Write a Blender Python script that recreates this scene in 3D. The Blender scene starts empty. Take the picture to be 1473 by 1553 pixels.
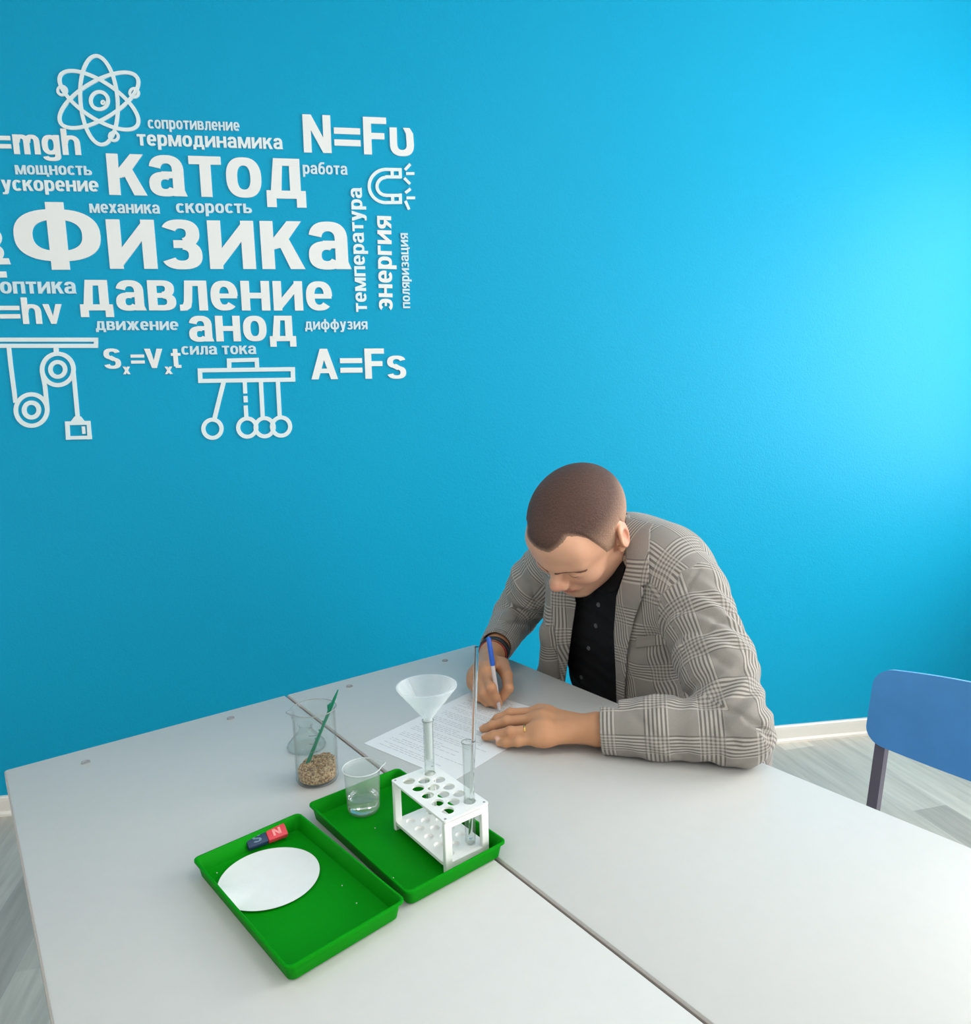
import bpy, bmesh, math, random
import numpy as np
from mathutils import Matrix, Vector

random.seed(7)
rng = np.random.default_rng(11)
scene = bpy.context.scene
COL = scene.collection
PI = math.pi

# ------------------------------------------------------------------ camera
F_PX, CX, CY = 1076.817, 736.5, 776.5
CAM_H = 1.315
CAM_M = np.array([[0.98960433, -0.14183357, -0.02380149],
                  [-0.04303188, -0.13410283, -0.99003267],
                  [0.13722802, 0.98076484, -0.1388121]])      # rows: right, down, forward
cam_d = bpy.data.cameras.new('camera')
cam_d.sensor_fit = 'HORIZONTAL'
cam_d.sensor_width = 36.0
cam_d.lens = F_PX / 1473.0 * 36.0
cam_d.clip_start = 0.02
cam = bpy.data.objects.new('camera', cam_d)
COL.objects.link(cam)
cam.matrix_world = Matrix(((CAM_M[0][0], -CAM_M[1][0], -CAM_M[2][0], 0),
                           (CAM_M[0][1], -CAM_M[1][1], -CAM_M[2][1], 0),
                           (CAM_M[0][2], -CAM_M[1][2], -CAM_M[2][2], CAM_H),
                           (0, 0, 0, 1)))
scene.camera = cam

# ------------------------------------------------------------------ light
ROOM_X0, ROOM_X1, ROOM_Y0, ROOM_Y1, ROOM_H = -2.6, 2.75, -2.6, 2.468, 3.0
WINDOWS = [(-1.75, -0.45), (0.50, 1.95)]          # y ranges of the two windows in the right wall
WIN_Z = (0.85, 2.45)
SKY_W = 90.0
world = bpy.data.worlds.new('world')
scene.world = world
world.use_nodes = True
world.node_tree.nodes['Background'].inputs[0].default_value = (0.93, 0.96, 1.0, 1)
world.node_tree.nodes['Background'].inputs[1].default_value = 0.9


def area(name, loc, rot, sx, sy, power, color=(1, 1, 1)):
    d = bpy.data.lights.new(name, 'AREA')
    d.shape = 'RECTANGLE'
    d.size, d.size_y = sx, sy
    d.energy = power
    d.color = color
    o = bpy.data.objects.new(name, d)
    COL.objects.link(o)
    o.location = loc
    o.rotation_euler = rot
    return o


for (wy0, wy1), pw in zip(WINDOWS, (0.85, 1.05)):
    area('daylight', (ROOM_X1 + 0.16, (wy0 + wy1) / 2, sum(WIN_Z) / 2), (0, PI / 2, 0),
         WIN_Z[1] - WIN_Z[0], wy1 - wy0, SKY_W * pw, (1.0, 0.985, 0.96))
FILL_PANELS = [(-1.1, -1.5), (0.9, -1.5), (-1.1, 0.3), (0.9, 0.3)]  # unseen overhead panels, added as fill for the desks
FILL_W = 5.0
scene.view_settings.view_transform = 'Standard'
scene.view_settings.look = 'None'
scene.view_settings.exposure = 0.0
scene.view_settings.gamma = 1.0
scene.view_settings.use_curve_mapping = False
scene.cycles.use_denoising = True
scene.cycles.max_bounces = 14
scene.cycles.transparent_max_bounces = 24
scene.cycles.transmission_bounces = 10
scene.cycles.caustics_reflective = False
scene.cycles.sample_clamp_indirect = 6.0


# ------------------------------------------------------------------ pixel helpers
def ray(px, py):
    return CAM_M.T @ np.array([(px - CX) / F_PX, (py - CY) / F_PX, 1.0])


O = np.array([0, 0, CAM_H])


def at(px, py, d):
    return O + ray(px, py) * d


def at_z(px, py, z):
    d = ray(px, py)
    return O + d * ((z - CAM_H) / d[2])


def at_y(px, py, y):
    d = ray(px, py)
    return O + d * (y / d[1])


def at_plane(px, py, q, n):
    d = ray(px, py)
    return O + d * (((np.asarray(q) - O) @ n) / (d @ n))


# ------------------------------------------------------------------ materials
def srgb(r, g, b):
    def f(c):
        c /= 255.0
        return c / 12.92 if c <= 0.04045 else ((c + 0.055) / 1.055) ** 2.4
    return (f(r), f(g), f(b), 1.0)


class NT:
    def __init__(self, name):
        self.m = bpy.data.materials.new(name)
        self.m.use_nodes = True
        self.t = self.m.node_tree
        self.b = self.t.nodes['Principled BSDF']
        self.out = self.t.nodes['Material Output']

    def n(self, typ, **kw):
        nd = self.t.nodes.new(typ)
        for k, v in kw.items():
            setattr(nd, k, v)
        return nd

    def l(self, a, b):
        self.t.links.new(a, b)

    def math(self, op, a, b=None, c=None, clamp=False):
        nd = self.n('ShaderNodeMath', operation=op, use_clamp=clamp)
        for i, v in enumerate((a, b, c)):
            if v is None:
                continue
            if isinstance(v, (int, float)):
                nd.inputs[i].default_value = v
            else:
                self.l(v, nd.inputs[i])
        return nd.outputs[0]

    def mix(self, fac, a, b):
        nd = self.n('ShaderNodeMix', data_type='RGBA')
        for i, v in ((0, fac), (6, a), (7, b)):
            if isinstance(v, (int, float, tuple)):
                nd.inputs[i].default_value = v
            else:
                self.l(v, nd.inputs[i])
        return nd.outputs[2]

    def noise(self, scale, detail=3, rough=0.5, vec=None, coord='Object'):
        nd = self.n('ShaderNodeTexNoise')
        nd.inputs['Scale'].default_value = scale
        nd.inputs['Detail'].default_value = detail
        nd.inputs['Roughness'].default_value = rough
        if vec is None:
            vec = self.n('ShaderNodeTexCoord').outputs[coord]
        self.l(vec, nd.inputs['Vector'])
        return nd.outputs[0]

    def bump(self, h, strength, dist):
        nd = self.n('ShaderNodeBump')
        nd.inputs['Strength'].default_value = strength
        nd.inputs['Distance'].default_value = dist
        self.l(h, nd.inputs['Height'])
        self.l(nd.outputs[0], self.b.inputs['Normal'])


def plain(name, col, rough=0.5, metal=0.0, spec=0.5, noise=None, bump=None, coat=0.0):
    """noise = (scale, amount): slight tonal variation; bump = (scale, strength, distance)."""
    t = NT(name)
    t.b.inputs['Base Color'].default_value = col
    t.b.inputs['Roughness'].default_value = rough
    t.b.inputs['Metallic'].default_value = metal
    t.b.inputs['Specular IOR Level'].default_value = spec
    t.b.inputs['Coat Weight'].default_value = coat
    if noise:
        f = t.noise(noise[0], 4)
        lo = tuple(c * (1 - noise[1]) for c in col[:3]) + (1,)
        hi = tuple(min(1, c * (1 + noise[1])) for c in col[:3]) + (1,)
        t.l(t.mix(f, lo, hi), t.b.inputs['Base Color'])
    if bump:
        t.bump(t.noise(bump[0], 2), bump[1], bump[2])
    return t.m


def thin_glass(name, tint, body=0.03, body_col=(0.9, 0.95, 0.95, 1), edge=0.55, rough=0.03):
    """thin clear walls: transparent with fresnel-like gloss and denser edges"""
    t = NT(name)
    t.t.nodes.remove(t.b)
    tr = t.n('ShaderNodeBsdfTransparent')
    tr.inputs[0].default_value = tint
    gl = t.n('ShaderNodeBsdfGlossy')
    gl.inputs['Roughness'].default_value = rough
    df = t.n('ShaderNodeBsdfPrincipled')
    df.inputs['Base Color'].default_value = body_col
    df.inputs['Roughness'].default_value = 0.3
    df.inputs['Transmission Weight'].default_value = 0.0
    lw = t.n('ShaderNodeLayerWeight')
    lw.inputs[0].default_value = 0.5
    m1 = t.n('ShaderNodeMixShader')
    m1.inputs[0].default_value = body
    t.l(tr.outputs[0], m1.inputs[1])
    t.l(df.outputs[0], m1.inputs[2])
    m2 = t.n('ShaderNodeMixShader')
    t.l(t.math('MULTIPLY_ADD', t.math('POWER', lw.outputs['Facing'], 4.5), edge, 0.025, clamp=True), m2.inputs[0])
    t.l(m1.outputs[0], m2.inputs[1])
    m3 = t.n('ShaderNodeMixShader')
    m3.inputs[0].default_value = 0.6
    t.l(gl.outputs[0], m3.inputs[1])
    d2 = t.n('ShaderNodeBsdfDiffuse')
    d2.inputs[0].default_value = (0.24, 0.25, 0.245, 1)
    t.l(d2.outputs[0], m3.inputs[2])
    t.l(m3.outputs[0], m2.inputs[2])
    t.l(m2.outputs[0], t.out.inputs[0])
    return t.m


def clear_solid(name, tint, ior):
    t = NT(name)
    t.b.inputs['Base Color'].default_value = tint
    t.b.inputs['Transmission Weight'].default_value = 1.0
    t.b.inputs['Roughness'].default_value = 0.02
    t.b.inputs['IOR'].default_value = ior
    return t.m


def wall_paint():
    t = NT('blue_wall_paint')
    f = t.noise(1.3, 4)
    t.l(t.mix(f, (0.0006, 0.342, 0.575, 1), (0.001, 0.370, 0.612, 1)), t.b.inputs['Base Color'])
    t.b.inputs['Roughness'].default_value = 0.45
    t.b.inputs['Specular IOR Level'].default_value = 0.2
    t.bump(t.noise(170, 3, 0.6), 0.22, 0.004)
    return t.m


def floor_planks():
    t = NT('pale_grey_wood_planks')
    co = t.n('ShaderNodeTexCoord')
    mp = t.n('ShaderNodeMapping')
    mp.inputs['Rotation'].default_value = (0, 0, FLOOR_ANGLE)
    t.l(co.outputs['Object'], mp.inputs['Vector'])
    br = t.n('ShaderNodeTexBrick')
    br.offset = 0.37
    br.inputs['Scale'].default_value = 1.0
    br.inputs['Mortar Size'].default_value = 0.0005
    br.inputs['Mortar Smooth'].default_value = 0.3
    br.inputs['Bias'].default_value = 0.0
    br.inputs['Brick Width'].default_value = 0.75
    br.inputs['Row Height'].default_value = 0.13
    br.inputs['Color1'].default_value = srgb(172, 165, 155)
    br.inputs['Color2'].default_value = srgb(226, 217, 203)
    br.inputs['Mortar'].default_value = srgb(200, 196, 190)
    t.l(mp.outputs[0], br.inputs['Vector'])
    mp2 = t.n('ShaderNodeMapping')
    mp2.inputs['Scale'].default_value = (2.2, 26, 1)
    t.l(mp.outputs[0], mp2.inputs['Vector'])
    g = t.noise(1.6, 6, 0.6, mp2.outputs[0])
    ramp = t.n('ShaderNodeValToRGB')
    ramp.color_ramp.elements[0].position = 0.3
    ramp.color_ramp.elements[0].color = (0.80, 0.80, 0.79, 1)
    ramp.color_ramp.elements[1].position = 0.65
    ramp.color_ramp.elements[1].color = (1.06, 1.06, 1.06, 1)
    t.l(g, ramp.inputs[0])
    mx = t.n('ShaderNodeMix', data_type='RGBA', blend_type='MULTIPLY')
    mx.inputs[0].default_value = 1.0
    t.l(br.outputs[0], mx.inputs[6])
    t.l(ramp.outputs[0], mx.inputs[7])
    t.l(mx.outputs[2], t.b.inputs['Base Color'])
    t.b.inputs['Roughness'].default_value = 0.5
    return t.m


def plaid():
    t = NT('grey_glen_check_cloth')
    at_ = t.n('ShaderNodeAttribute', attribute_name='cloth_uv')
    sp = t.n('ShaderNodeSeparateXYZ')
    t.l(at_.outputs['Vector'], sp.inputs[0])

    def axis(c, off):
        fr = t.math('FRACT', t.math('MULTIPLY', c, 1 / 0.0066))
        s = t.math('LESS_THAN', fr, 0.47)
        g = t.math('LESS_THAN', t.math('FRACT', t.math('ADD', t.math('MULTIPLY', c, 1 / 0.084), off)), 0.46)
        line = t.math('MULTIPLY_ADD', s, 0.66, 0.07)
        return g, line
    gu, lu = axis(sp.outputs[0], 0.2)
    gv, lv = axis(sp.outputs[1], 0.55)
    fine = t.math('LESS_THAN', t.math('FRACT', t.math('MULTIPLY', t.math('ADD', sp.outputs[0], sp.outputs[1]), 1 / 0.0031)), 0.5)
    fine = t.math('MULTIPLY_ADD', fine, 0.08, 0.42)
    num = t.math('ADD', t.math('ADD', t.math('MULTIPLY', gu, lu), t.math('MULTIPLY', gv, lv)), t.math('MULTIPLY', fine, 0.12))
    den = t.math('ADD', t.math('ADD', gu, gv), 0.12)
    fac = t.math('DIVIDE', num, den)
    nz = t.noise(900, 2)
    fac = t.math('ADD', fac, t.math('MULTIPLY_ADD', nz, 0.2, -0.1), clamp=True)
    t.l(t.mix(fac, srgb(188, 180, 171), srgb(50, 45, 43)), t.b.inputs['Base Color'])
    t.b.inputs['Roughness'].default_value = 0.85
    t.b.inputs['Specular IOR Level'].default_value = 0.2
    t.b.inputs['Sheen Weight'].default_value = 0.15
    t.bump(t.noise(600, 2), 0.25, 0.001)
    return t.m


def skin():
    t = NT('skin')
    at_ = t.n('ShaderNodeAttribute', attribute_name='tint')
    sp = t.n('ShaderNodeSeparateXYZ')
    t.l(at_.outputs['Vector'], sp.inputs[0])
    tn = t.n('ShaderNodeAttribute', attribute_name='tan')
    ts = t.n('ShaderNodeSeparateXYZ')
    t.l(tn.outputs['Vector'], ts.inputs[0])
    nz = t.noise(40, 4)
    base = t.mix(ts.outputs[0], t.mix(nz, srgb(222, 165, 134), srgb(232, 180, 149)), t.mix(nz, srgb(194, 138, 101), srgb(208, 154, 116)))  # window light put into the colour: paler face, darker hands
    c = t.mix(sp.outputs[0], base, srgb(196, 112, 100))       # lips, ears, nose tip
    c = t.mix(sp.outputs[1], c, srgb(150, 112, 92))           # shaved cheeks and sides
    c = t.mix(sp.outputs[2], c, srgb(236, 190, 172))          # nails
    t.l(c, t.b.inputs['Base Color'])
    t.b.inputs['Roughness'].default_value = 0.48
    t.b.inputs['Specular IOR Level'].default_value = 0.35
    t.b.inputs['Subsurface Weight'].default_value = 0.12
    t.b.inputs['Subsurface Radius'].default_value = (0.012, 0.005, 0.003)
    t.b.inputs['Subsurface Scale'].default_value = 0.6
    t.bump(t.noise(420, 3), 0.12, 0.0015)
    return t.m


def hair_mat():
    t = NT('cropped_brown_hair')
    at_ = t.n('ShaderNodeAttribute', attribute_name='tint')
    sp = t.n('ShaderNodeSeparateXYZ')
    t.l(at_.outputs['Vector'], sp.inputs[0])
    nz = t.noise(330, 4, 0.65)
    c = t.mix(nz, srgb(54, 37, 32), srgb(120, 88, 76))
    s = t.mix(nz, srgb(150, 116, 94), srgb(205, 164, 138))
    t.l(t.mix(sp.outputs[1], c, s), t.b.inputs['Base Color'])
    t.b.inputs['Roughness'].default_value = 0.6
    t.b.inputs['Specular IOR Level'].default_value = 0.3
    t.bump(nz, 0.7, 0.004)
    return t.m


def grain_mat():
    t = NT('mixed_grain')
    vo = t.n('ShaderNodeTexVoronoi')
    vo.inputs['Scale'].default_value = 430
    t.l(t.n('ShaderNodeTexCoord').outputs['Object'], vo.inputs['Vector'])
    ramp = t.n('ShaderNodeValToRGB')
    for i, (p, c) in enumerate(((0.0, (120, 84, 56)), (0.35, (176, 140, 100)), (0.7, (214, 186, 148)), (1.0, (96, 66, 44)))):
        e = ramp.color_ramp.elements[i] if i < 2 else ramp.color_ramp.elements.new(p)
        e.position = p
        e.color = srgb(*c)
    sp = t.n('ShaderNodeSeparateColor')
    t.l(vo.outputs['Color'], sp.inputs[0])
    t.l(sp.outputs[0], ramp.inputs[0])
    t.l(ramp.outputs[0], t.b.inputs['Base Color'])
    t.b.inputs['Roughness'].default_value = 0.8
    return t.m


def funnel_mat(name, op, col):
    t = NT(name)
    t.b.inputs['Base Color'].default_value = col
    t.b.inputs['Roughness'].default_value = 0.25
    tr = t.n('ShaderNodeBsdfTransparent')
    tl = t.n('ShaderNodeBsdfTranslucent')
    tl.inputs[0].default_value = col
    m0 = t.n('ShaderNodeMixShader')
    m0.inputs[0].default_value = 0.4
    t.l(t.b.outputs[0], m0.inputs[1])
    t.l(tl.outputs[0], m0.inputs[2])
    lw = t.n('ShaderNodeLayerWeight')
    lw.inputs[0].default_value = 0.4
    m = t.n('ShaderNodeMixShader')
    t.l(t.math('MULTIPLY_ADD', lw.outputs['Facing'], 0.45, op, clamp=True), m.inputs[0])
    t.l(tr.outputs[0], m.inputs[1])
    t.l(m0.outputs[0], m.inputs[2])
    t.l(m.outputs[0], t.out.inputs[0])
    return t.m


fa, fb = at_z(1184, 1128, 0), at_z(1258, 1180, 0)
FLOOR_ANGLE = -math.atan2(fb[1] - fa[1], fb[0] - fa[0])

MAT = dict(
    wall=wall_paint(), floor=floor_planks(), plaid=plaid(), skin=skin(), hair=hair_mat(), grain=grain_mat(),
    white_wall=plain('white_wall_paint', (0.80, 0.80, 0.79, 1), 0.7, noise=(2, .03)),
    ceiling=plain('white_ceiling', (0.85, 0.85, 0.85, 1), 0.8, noise=(3, .02)),
    skirting=plain('pale_skirting', srgb(240, 234, 225), 0.4, noise=(6, .04)),
    pvc=plain('white_window_plastic', (0.85, 0.86, 0.86, 1), 0.3, noise=(6, .02)),
    letter=plain('white_letter_foam', (0.88, 0.88, 0.86, 1), 0.45, noise=(9, .02)),
    letter_pale=plain('pale_letter_foam', (0.66, 0.82, 0.88, 1), 0.45, noise=(9, .03)),
    letter_icy=plain('cool_white_letter_foam', (0.80, 0.89, 0.90, 1), 0.45, noise=(9, .03)),
    desk=plain('light_grey_laminate', (0.605, 0.595, 0.57, 1), 0.42, spec=0.4, noise=(45, .025), bump=(700, .06, .001)),
    band=plain('grey_edge_band', srgb(186, 178, 172), 0.35, noise=(20, .02)),
    steel=plain('grey_painted_steel', srgb(112, 106, 118), 0.4, 0.3, noise=(30, .04)),
    chrome=plain('polished_steel', (0.7, 0.7, 0.72, 1), 0.2, 1.0, noise=(50, .03)),
    cap=plain('grey_plastic_cap', srgb(150, 150, 150), 0.4, noise=(80, .04)),
    ply=plain('blue_stained_plywood', srgb(72, 146, 212), 0.42, noise=(18, .10), bump=(240, .08, .001)),
    ply_edge=plain('light_blue_plywood_edge', srgb(120, 178, 226), 0.5, noise=(40, .06)),
    green=plain('green_plastic', (0.0004, 0.25, 0.003, 1), 0.6, spec=0.1, noise=(14, .06), bump=(300, .05, .001)),
    spatula=plain('dark_green_plastic', (0.004, 0.22, 0.12, 1), 0.3, noise=(30, .05)),
    rack=plain('white_plastic', (0.86, 0.86, 0.83, 1), 0.4, noise=(30, .02)),
    paper=plain('white_paper', (0.80, 0.81, 0.82, 1), 0.8, noise=(40, .015)),
    filter=plain('filter_paper', (0.83, 0.84, 0.82, 1), 0.9, noise=(60, .03), bump=(240, .2, .001)),
    ink=plain('grey_print', (0.42, 0.42, 0.44, 1), 0.8, noise=(90, .1)),
    red=plain('red_magnet_paint', srgb(214, 62, 74), 0.45, noise=(60, .06)),
    navy=plain('navy_magnet_paint', srgb(28, 52, 84), 0.45, noise=(60, .06)),
    emboss_r=plain('worn_red_letter', srgb(240, 150, 148), 0.5, noise=(60, .06)),
    emboss_b=plain('worn_blue_letter', srgb(104, 130, 150), 0.5, noise=(60, .06)),
    shirt=plain('black_cotton', (0.006, 0.006, 0.008, 1), 0.75, spec=0.25, noise=(30, .2), bump=(800, .2, .001)),
    trouser=plain('dark_wool', (0.02, 0.022, 0.03, 1), 0.85, noise=(60, .1)),
    shoe=plain('black_leather', (0.012, 0.011, 0.010, 1), 0.35, noise=(40, .1)),
    button=plain('dark_shirt_button', (0.10, 0.10, 0.105, 1), 0.3, noise=(200, .1)),
    brow=plain('brown_brow_hair', srgb(122, 84, 64), 0.8, noise=(500, .3)),
    gold=plain('gold', (0.75, 0.45, 0.16, 1), 0.25, 1.0, noise=(200, .05)),
    band_black=plain('black_rubber', (0.015, 0.017, 0.022, 1), 0.45, noise=(120, .1)),
    band_red=plain('dull_red_cord', srgb(150, 54, 48), 0.7, noise=(200, .15)),
    pen_blue=plain('blue_pen_plastic', srgb(44, 98, 200), 0.3, noise=(40, .05)),
    pen_clear=plain('clear_pen_plastic', srgb(206, 196, 196), 0.25, noise=(60, .05)),
    glass=thin_glass('clear_glass', (0.965, 0.98, 0.975, 1), 0.015, edge=0.75),
    tube=thin_glass('test_tube_glass', (0.95, 0.965, 0.96, 1), 0.02, edge=0.8),
    cup=thin_glass('frosty_plastic', (0.95, 0.965, 0.96, 1), 0.13, (0.92, 0.96, 0.95, 1), edge=0.5, rough=.12),
    rim=thin_glass('glass_rim', (0.9, 0.92, 0.91, 1), 0.55, (0.42, 0.44, 0.43, 1), edge=0.6),
    rim_white=thin_glass('white_plastic_rim', (0.95, 0.96, 0.96, 1), 0.6, (0.9, 0.93, 0.93, 1), edge=0.3),
    pane=thin_glass('window_glass', (0.98, 0.99, 0.99, 1), 0.0, edge=0.3),
    mark=plain('dark_print_on_glass', srgb(120, 122, 120), 0.6, noise=(90, .1)),
    rod=clear_solid('solid_glass', (0.97, 0.98, 0.98, 1), 1.47),
    water=clear_solid('water', (0.95, 0.985, 0.97, 1), 1.33),
    funnel=funnel_mat('milky_plastic', 0.20, (0.90, 0.94, 0.95, 1)),
    stem=funnel_mat('milky_plastic_stem', 0.70, (0.90, 0.92, 0.92, 1)),
    speck=plain('white_crumb', (0.7, 0.75, 0.68, 1), 0.7, noise=(50, .1)),
)
fill_m = NT('lamp_diffuser')  # glowing face of the added fill panels
fill_m.b.inputs['Base Color'].default_value = (0.9, 0.9, 0.9, 1)
fill_m.b.inputs['Emission Color'].default_value = (1, 0.98, 0.95, 1)
fill_m.b.inputs['Emission Strength'].default_value = 2.0
MAT['lamp'] = fill_m.m


# ------------------------------------------------------------------ objects
def tag(o, label=None, cat=None, group=None, kind=None):
    for k, v in (('label', label), ('category', cat), ('group', group), ('kind', kind)):
        if v:
            o[k] = v
    return o


def link(name, me, parent=None, loc=None, mat=None):
    o = bpy.data.objects.new(name, me)
    COL.objects.link(o)
    if parent is not None:
        o.parent = parent
    if loc is not None:
        o.location = loc
    for m in ([mat] if mat is not None and not isinstance(mat, (list, tuple)) else (mat or [])):
        me.materials.append(m)
    return o


def empty(name, loc, rz=0, **kw):
    o = bpy.data.objects.new(name, None)
    o.empty_display_size = 0.05
    COL.objects.link(o)
    o.location = loc
    o.rotation_euler = (0, 0, rz)
    return tag(o, **kw)


def from_bm(name, bm, mat, parent=None, loc=None, smooth=None, rot=None):
    me = bpy.data.meshes.new(name)
    bmesh.ops.recalc_face_normals(bm, faces=bm.faces)
    bm.to_mesh(me)
    bm.free()
    if smooth is not None:
        me.polygons.foreach_set('use_smooth', [True] * len(me.polygons))
        me.update()
        if smooth < 180:
            me.set_sharp_from_angle(angle=math.radians(smooth))
    o = link(name, me, parent, loc, mat)
    if rot is not None:
        o.rotation_euler = rot
    return o


def box(bm, lo, hi, bevel=0.0, seg=2, M=None):
    r = bmesh.ops.create_cube(bm, size=1.0)
    vs = r['verts']
    lo, hi = Vector(lo), Vector(hi)
    for v in vs:
        v.co = Vector(((v.co[i] + 0.5) * (hi[i] - lo[i]) + lo[i] for i in range(3)))
    if bevel:
        es = list({e for v in vs for e in v.link_edges})
        rb = bmesh.ops.bevel(bm, geom=es, offset=bevel, segments=seg, affect='EDGES', profile=0.5)
        vs = list({v for f in rb['faces'] for v in f.verts} | {v for v in vs if v.is_valid})
    if M is not None:
        for v in vs:
            v.co = M @ v.co
    return vs


def lathe(bm, prof, n=48, cap0=False, cap1=False, M=None, squash=None):
    """prof: list of (r, z); closed ends when r == 0"""
    rings = []
    for r, z in prof:
        if r <= 1e-9:
            rings.append([bm.verts.new((0, 0, z))])
        else:
            rings.append([bm.verts.new((r * math.cos(2 * PI * i / n), r * math.sin(2 * PI * i / n), z)) for i in range(n)])
    for a, b in zip(rings, rings[1:]):
        for i in range(n):
            j = (i + 1) % n
            if len(a) == 1 and len(b) == 1:
                break
            if len(a) == 1:
                bm.faces.new((a[0], b[j], b[i]))
            elif len(b) == 1:
                bm.faces.new((a[i], a[j], b[0]))
            else:
                bm.faces.new((a[i], a[j], b[j], b[i]))
    if cap0 and len(rings[0]) > 1:
        bm.faces.new(list(reversed(rings[0])))
    if cap1 and len(rings[-1]) > 1:
        bm.faces.new(rings[-1])
    vs = [v for r in rings for v in r]
    if M is not None:
        for v in vs:
            v.co = M @ v.co
    return vs


def tube(bm, pts, r, n=12, closed=False, square=False):
    """sweep a round (or square) section along points"""
    pts = [Vector(p) for p in pts]
    m = len(pts)
    rad = r if isinstance(r, (list, tuple)) else [r] * m
    rings = []
    up = None
    for i, p in enumerate(pts):
        if closed:
            d = (pts[(i + 1) % m] - pts[i - 1]).normalized()
        else:
            d = (pts[min(i + 1, m - 1)] - pts[max(i - 1, 0)]).normalized()
        if up is None:
            up = Vector((0, 0, 1)) if abs(d.z) < 0.9 else Vector((1, 0, 0))
        x = d.cross(up).normalized()
        up = x.cross(d).normalized()
        k = 4 if square else n
        off = PI / 4 if square else 0
        rr = rad[i] * (math.sqrt(2) if square else 1)
        rings.append([bm.verts.new(p + rr * (x * math.cos(2 * PI * j / k + off) + up * math.sin(2 * PI * j / k + off))) for j in range(k)])
    k = len(rings[0])
    rng_ = range(m) if closed else range(m - 1)
    for i in rng_:
        a, b = rings[i], rings[(i + 1) % m]
        for j in range(k):
            bm.faces.new((a[j], a[(j + 1) % k], b[(j + 1) % k], b[j]))
    if not closed:
        bm.faces.new(list(reversed(rings[0])))
        bm.faces.new(rings[-1])
    return rings


def prism(bm, pts, z0, z1):
    a = [bm.verts.new((x, y, z0)) for x, y in pts]
    b = [bm.verts.new((x, y, z1)) for x, y in pts]
    n = len(pts)
    bm.faces.new(list(reversed(a)))
    bm.faces.new(b)
    for i in range(n):
        bm.faces.new((a[i], a[(i + 1) % n], b[(i + 1) % n], b[i]))


def copy_tree(o, parent=None):
    c = o.copy()
    COL.objects.link(c)
    if parent is not None:
        c.parent = parent
    for ch in [x for x in COL.objects if x.parent == o]:
        copy_tree(ch, c)
    return c


def structure(name, bm, mat, **kw):
    return tag(from_bm(name, bm, mat, **kw), kind='structure')


# ------------------------------------------------------------------ room
def slab(name, lo, hi, mat):
    bm = bmesh.new()
    box(bm, lo, hi)
    return structure(name, bm, mat)


X0, X1, Y0, Y1, RH = ROOM_X0, ROOM_X1, ROOM_Y0, ROOM_Y1, ROOM_H
slab('floor', (X0 - .15, Y0 - .15, -0.1), (X1 + .15, Y1 + .15, 0), MAT['floor'])
slab('ceiling', (X0 - .15, Y0 - .15, RH), (X1 + .15, Y1 + .15, RH + .1), MAT['ceiling'])
slab('wall_back', (X0 - .15, Y1, 0), (X1 + .15, Y1 + .15, RH), MAT['wall'])
slab('wall_left', (X0 - .15, Y0, 0), (X0, Y1, RH), MAT['white_wall'])
slab('wall_front', (X0 - .15, Y0 - .15, 0), (X1 + .15, Y0, RH), MAT['white_wall'])
bm = bmesh.new()
ys = [Y0] + [y for w in WINDOWS for y in w] + [Y1]
for i in range(0, len(ys), 2):
    box(bm, (X1, ys[i], 0), (X1 + .15, ys[i + 1], RH))
for a, b in WINDOWS:
    box(bm, (X1, a, 0), (X1 + .15, b, WIN_Z[0]))
    box(bm, (X1, a, WIN_Z[1]), (X1 + .15, b, RH))
structure('wall_right', bm, MAT['white_wall'])
for k, (a, b) in enumerate(WINDOWS):
    e = empty('window_%d' % (k + 1), (X1, 0, 0), kind='structure')
    bm = bmesh.new()
    mid = (a + b) / 2
    for y0, y1, z0, z1 in ((a, a + .06, *WIN_Z), (b - .06, b, *WIN_Z), (mid - .05, mid + .05, *WIN_Z),
                           (a + .06, b - .06, WIN_Z[0], WIN_Z[0] + .06), (a + .06, b - .06, WIN_Z[1] - .06, WIN_Z[1])):
        box(bm, (.05, y0, z0), (.11, y1, z1), .004)
    from_bm('window_frame', bm, MAT['pvc'], e)
    bm = bmesh.new()
    box(bm, (.078, a + .05, WIN_Z[0] + .05), (.084, b - .05, WIN_Z[1] - .05))
    from_bm('pane', bm, MAT['pane'], e)
    bm = bmesh.new()
    box(bm, (-.18, a - .05, WIN_Z[0] - .03), (.04, b + .05, WIN_Z[0]), .008)
    from_bm('window_sill', bm, MAT['pvc'], e)
bm = bmesh.new()                                             # skirting along the blue wall, with a rounded top
sk = [(0, 0), (0, .067), (-.008, .067), (-.012, .062), (-.013, .052), (-.013, .016), (-.019, .008), (-.019, 0)]
n = len(sk)
ra = [bm.verts.new((X0, Y1 + y, z)) for y, z in sk]
rb = [bm.verts.new((X1, Y1 + y, z)) for y, z in sk]
bm.faces.new(ra)
bm.faces.new(list(reversed(rb)))
for i in range(n):
    bm.faces.new((ra[i], rb[i], rb[(i + 1) % n], ra[(i + 1) % n]))
structure('baseboard_back', bm, MAT['skirting'])
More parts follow.
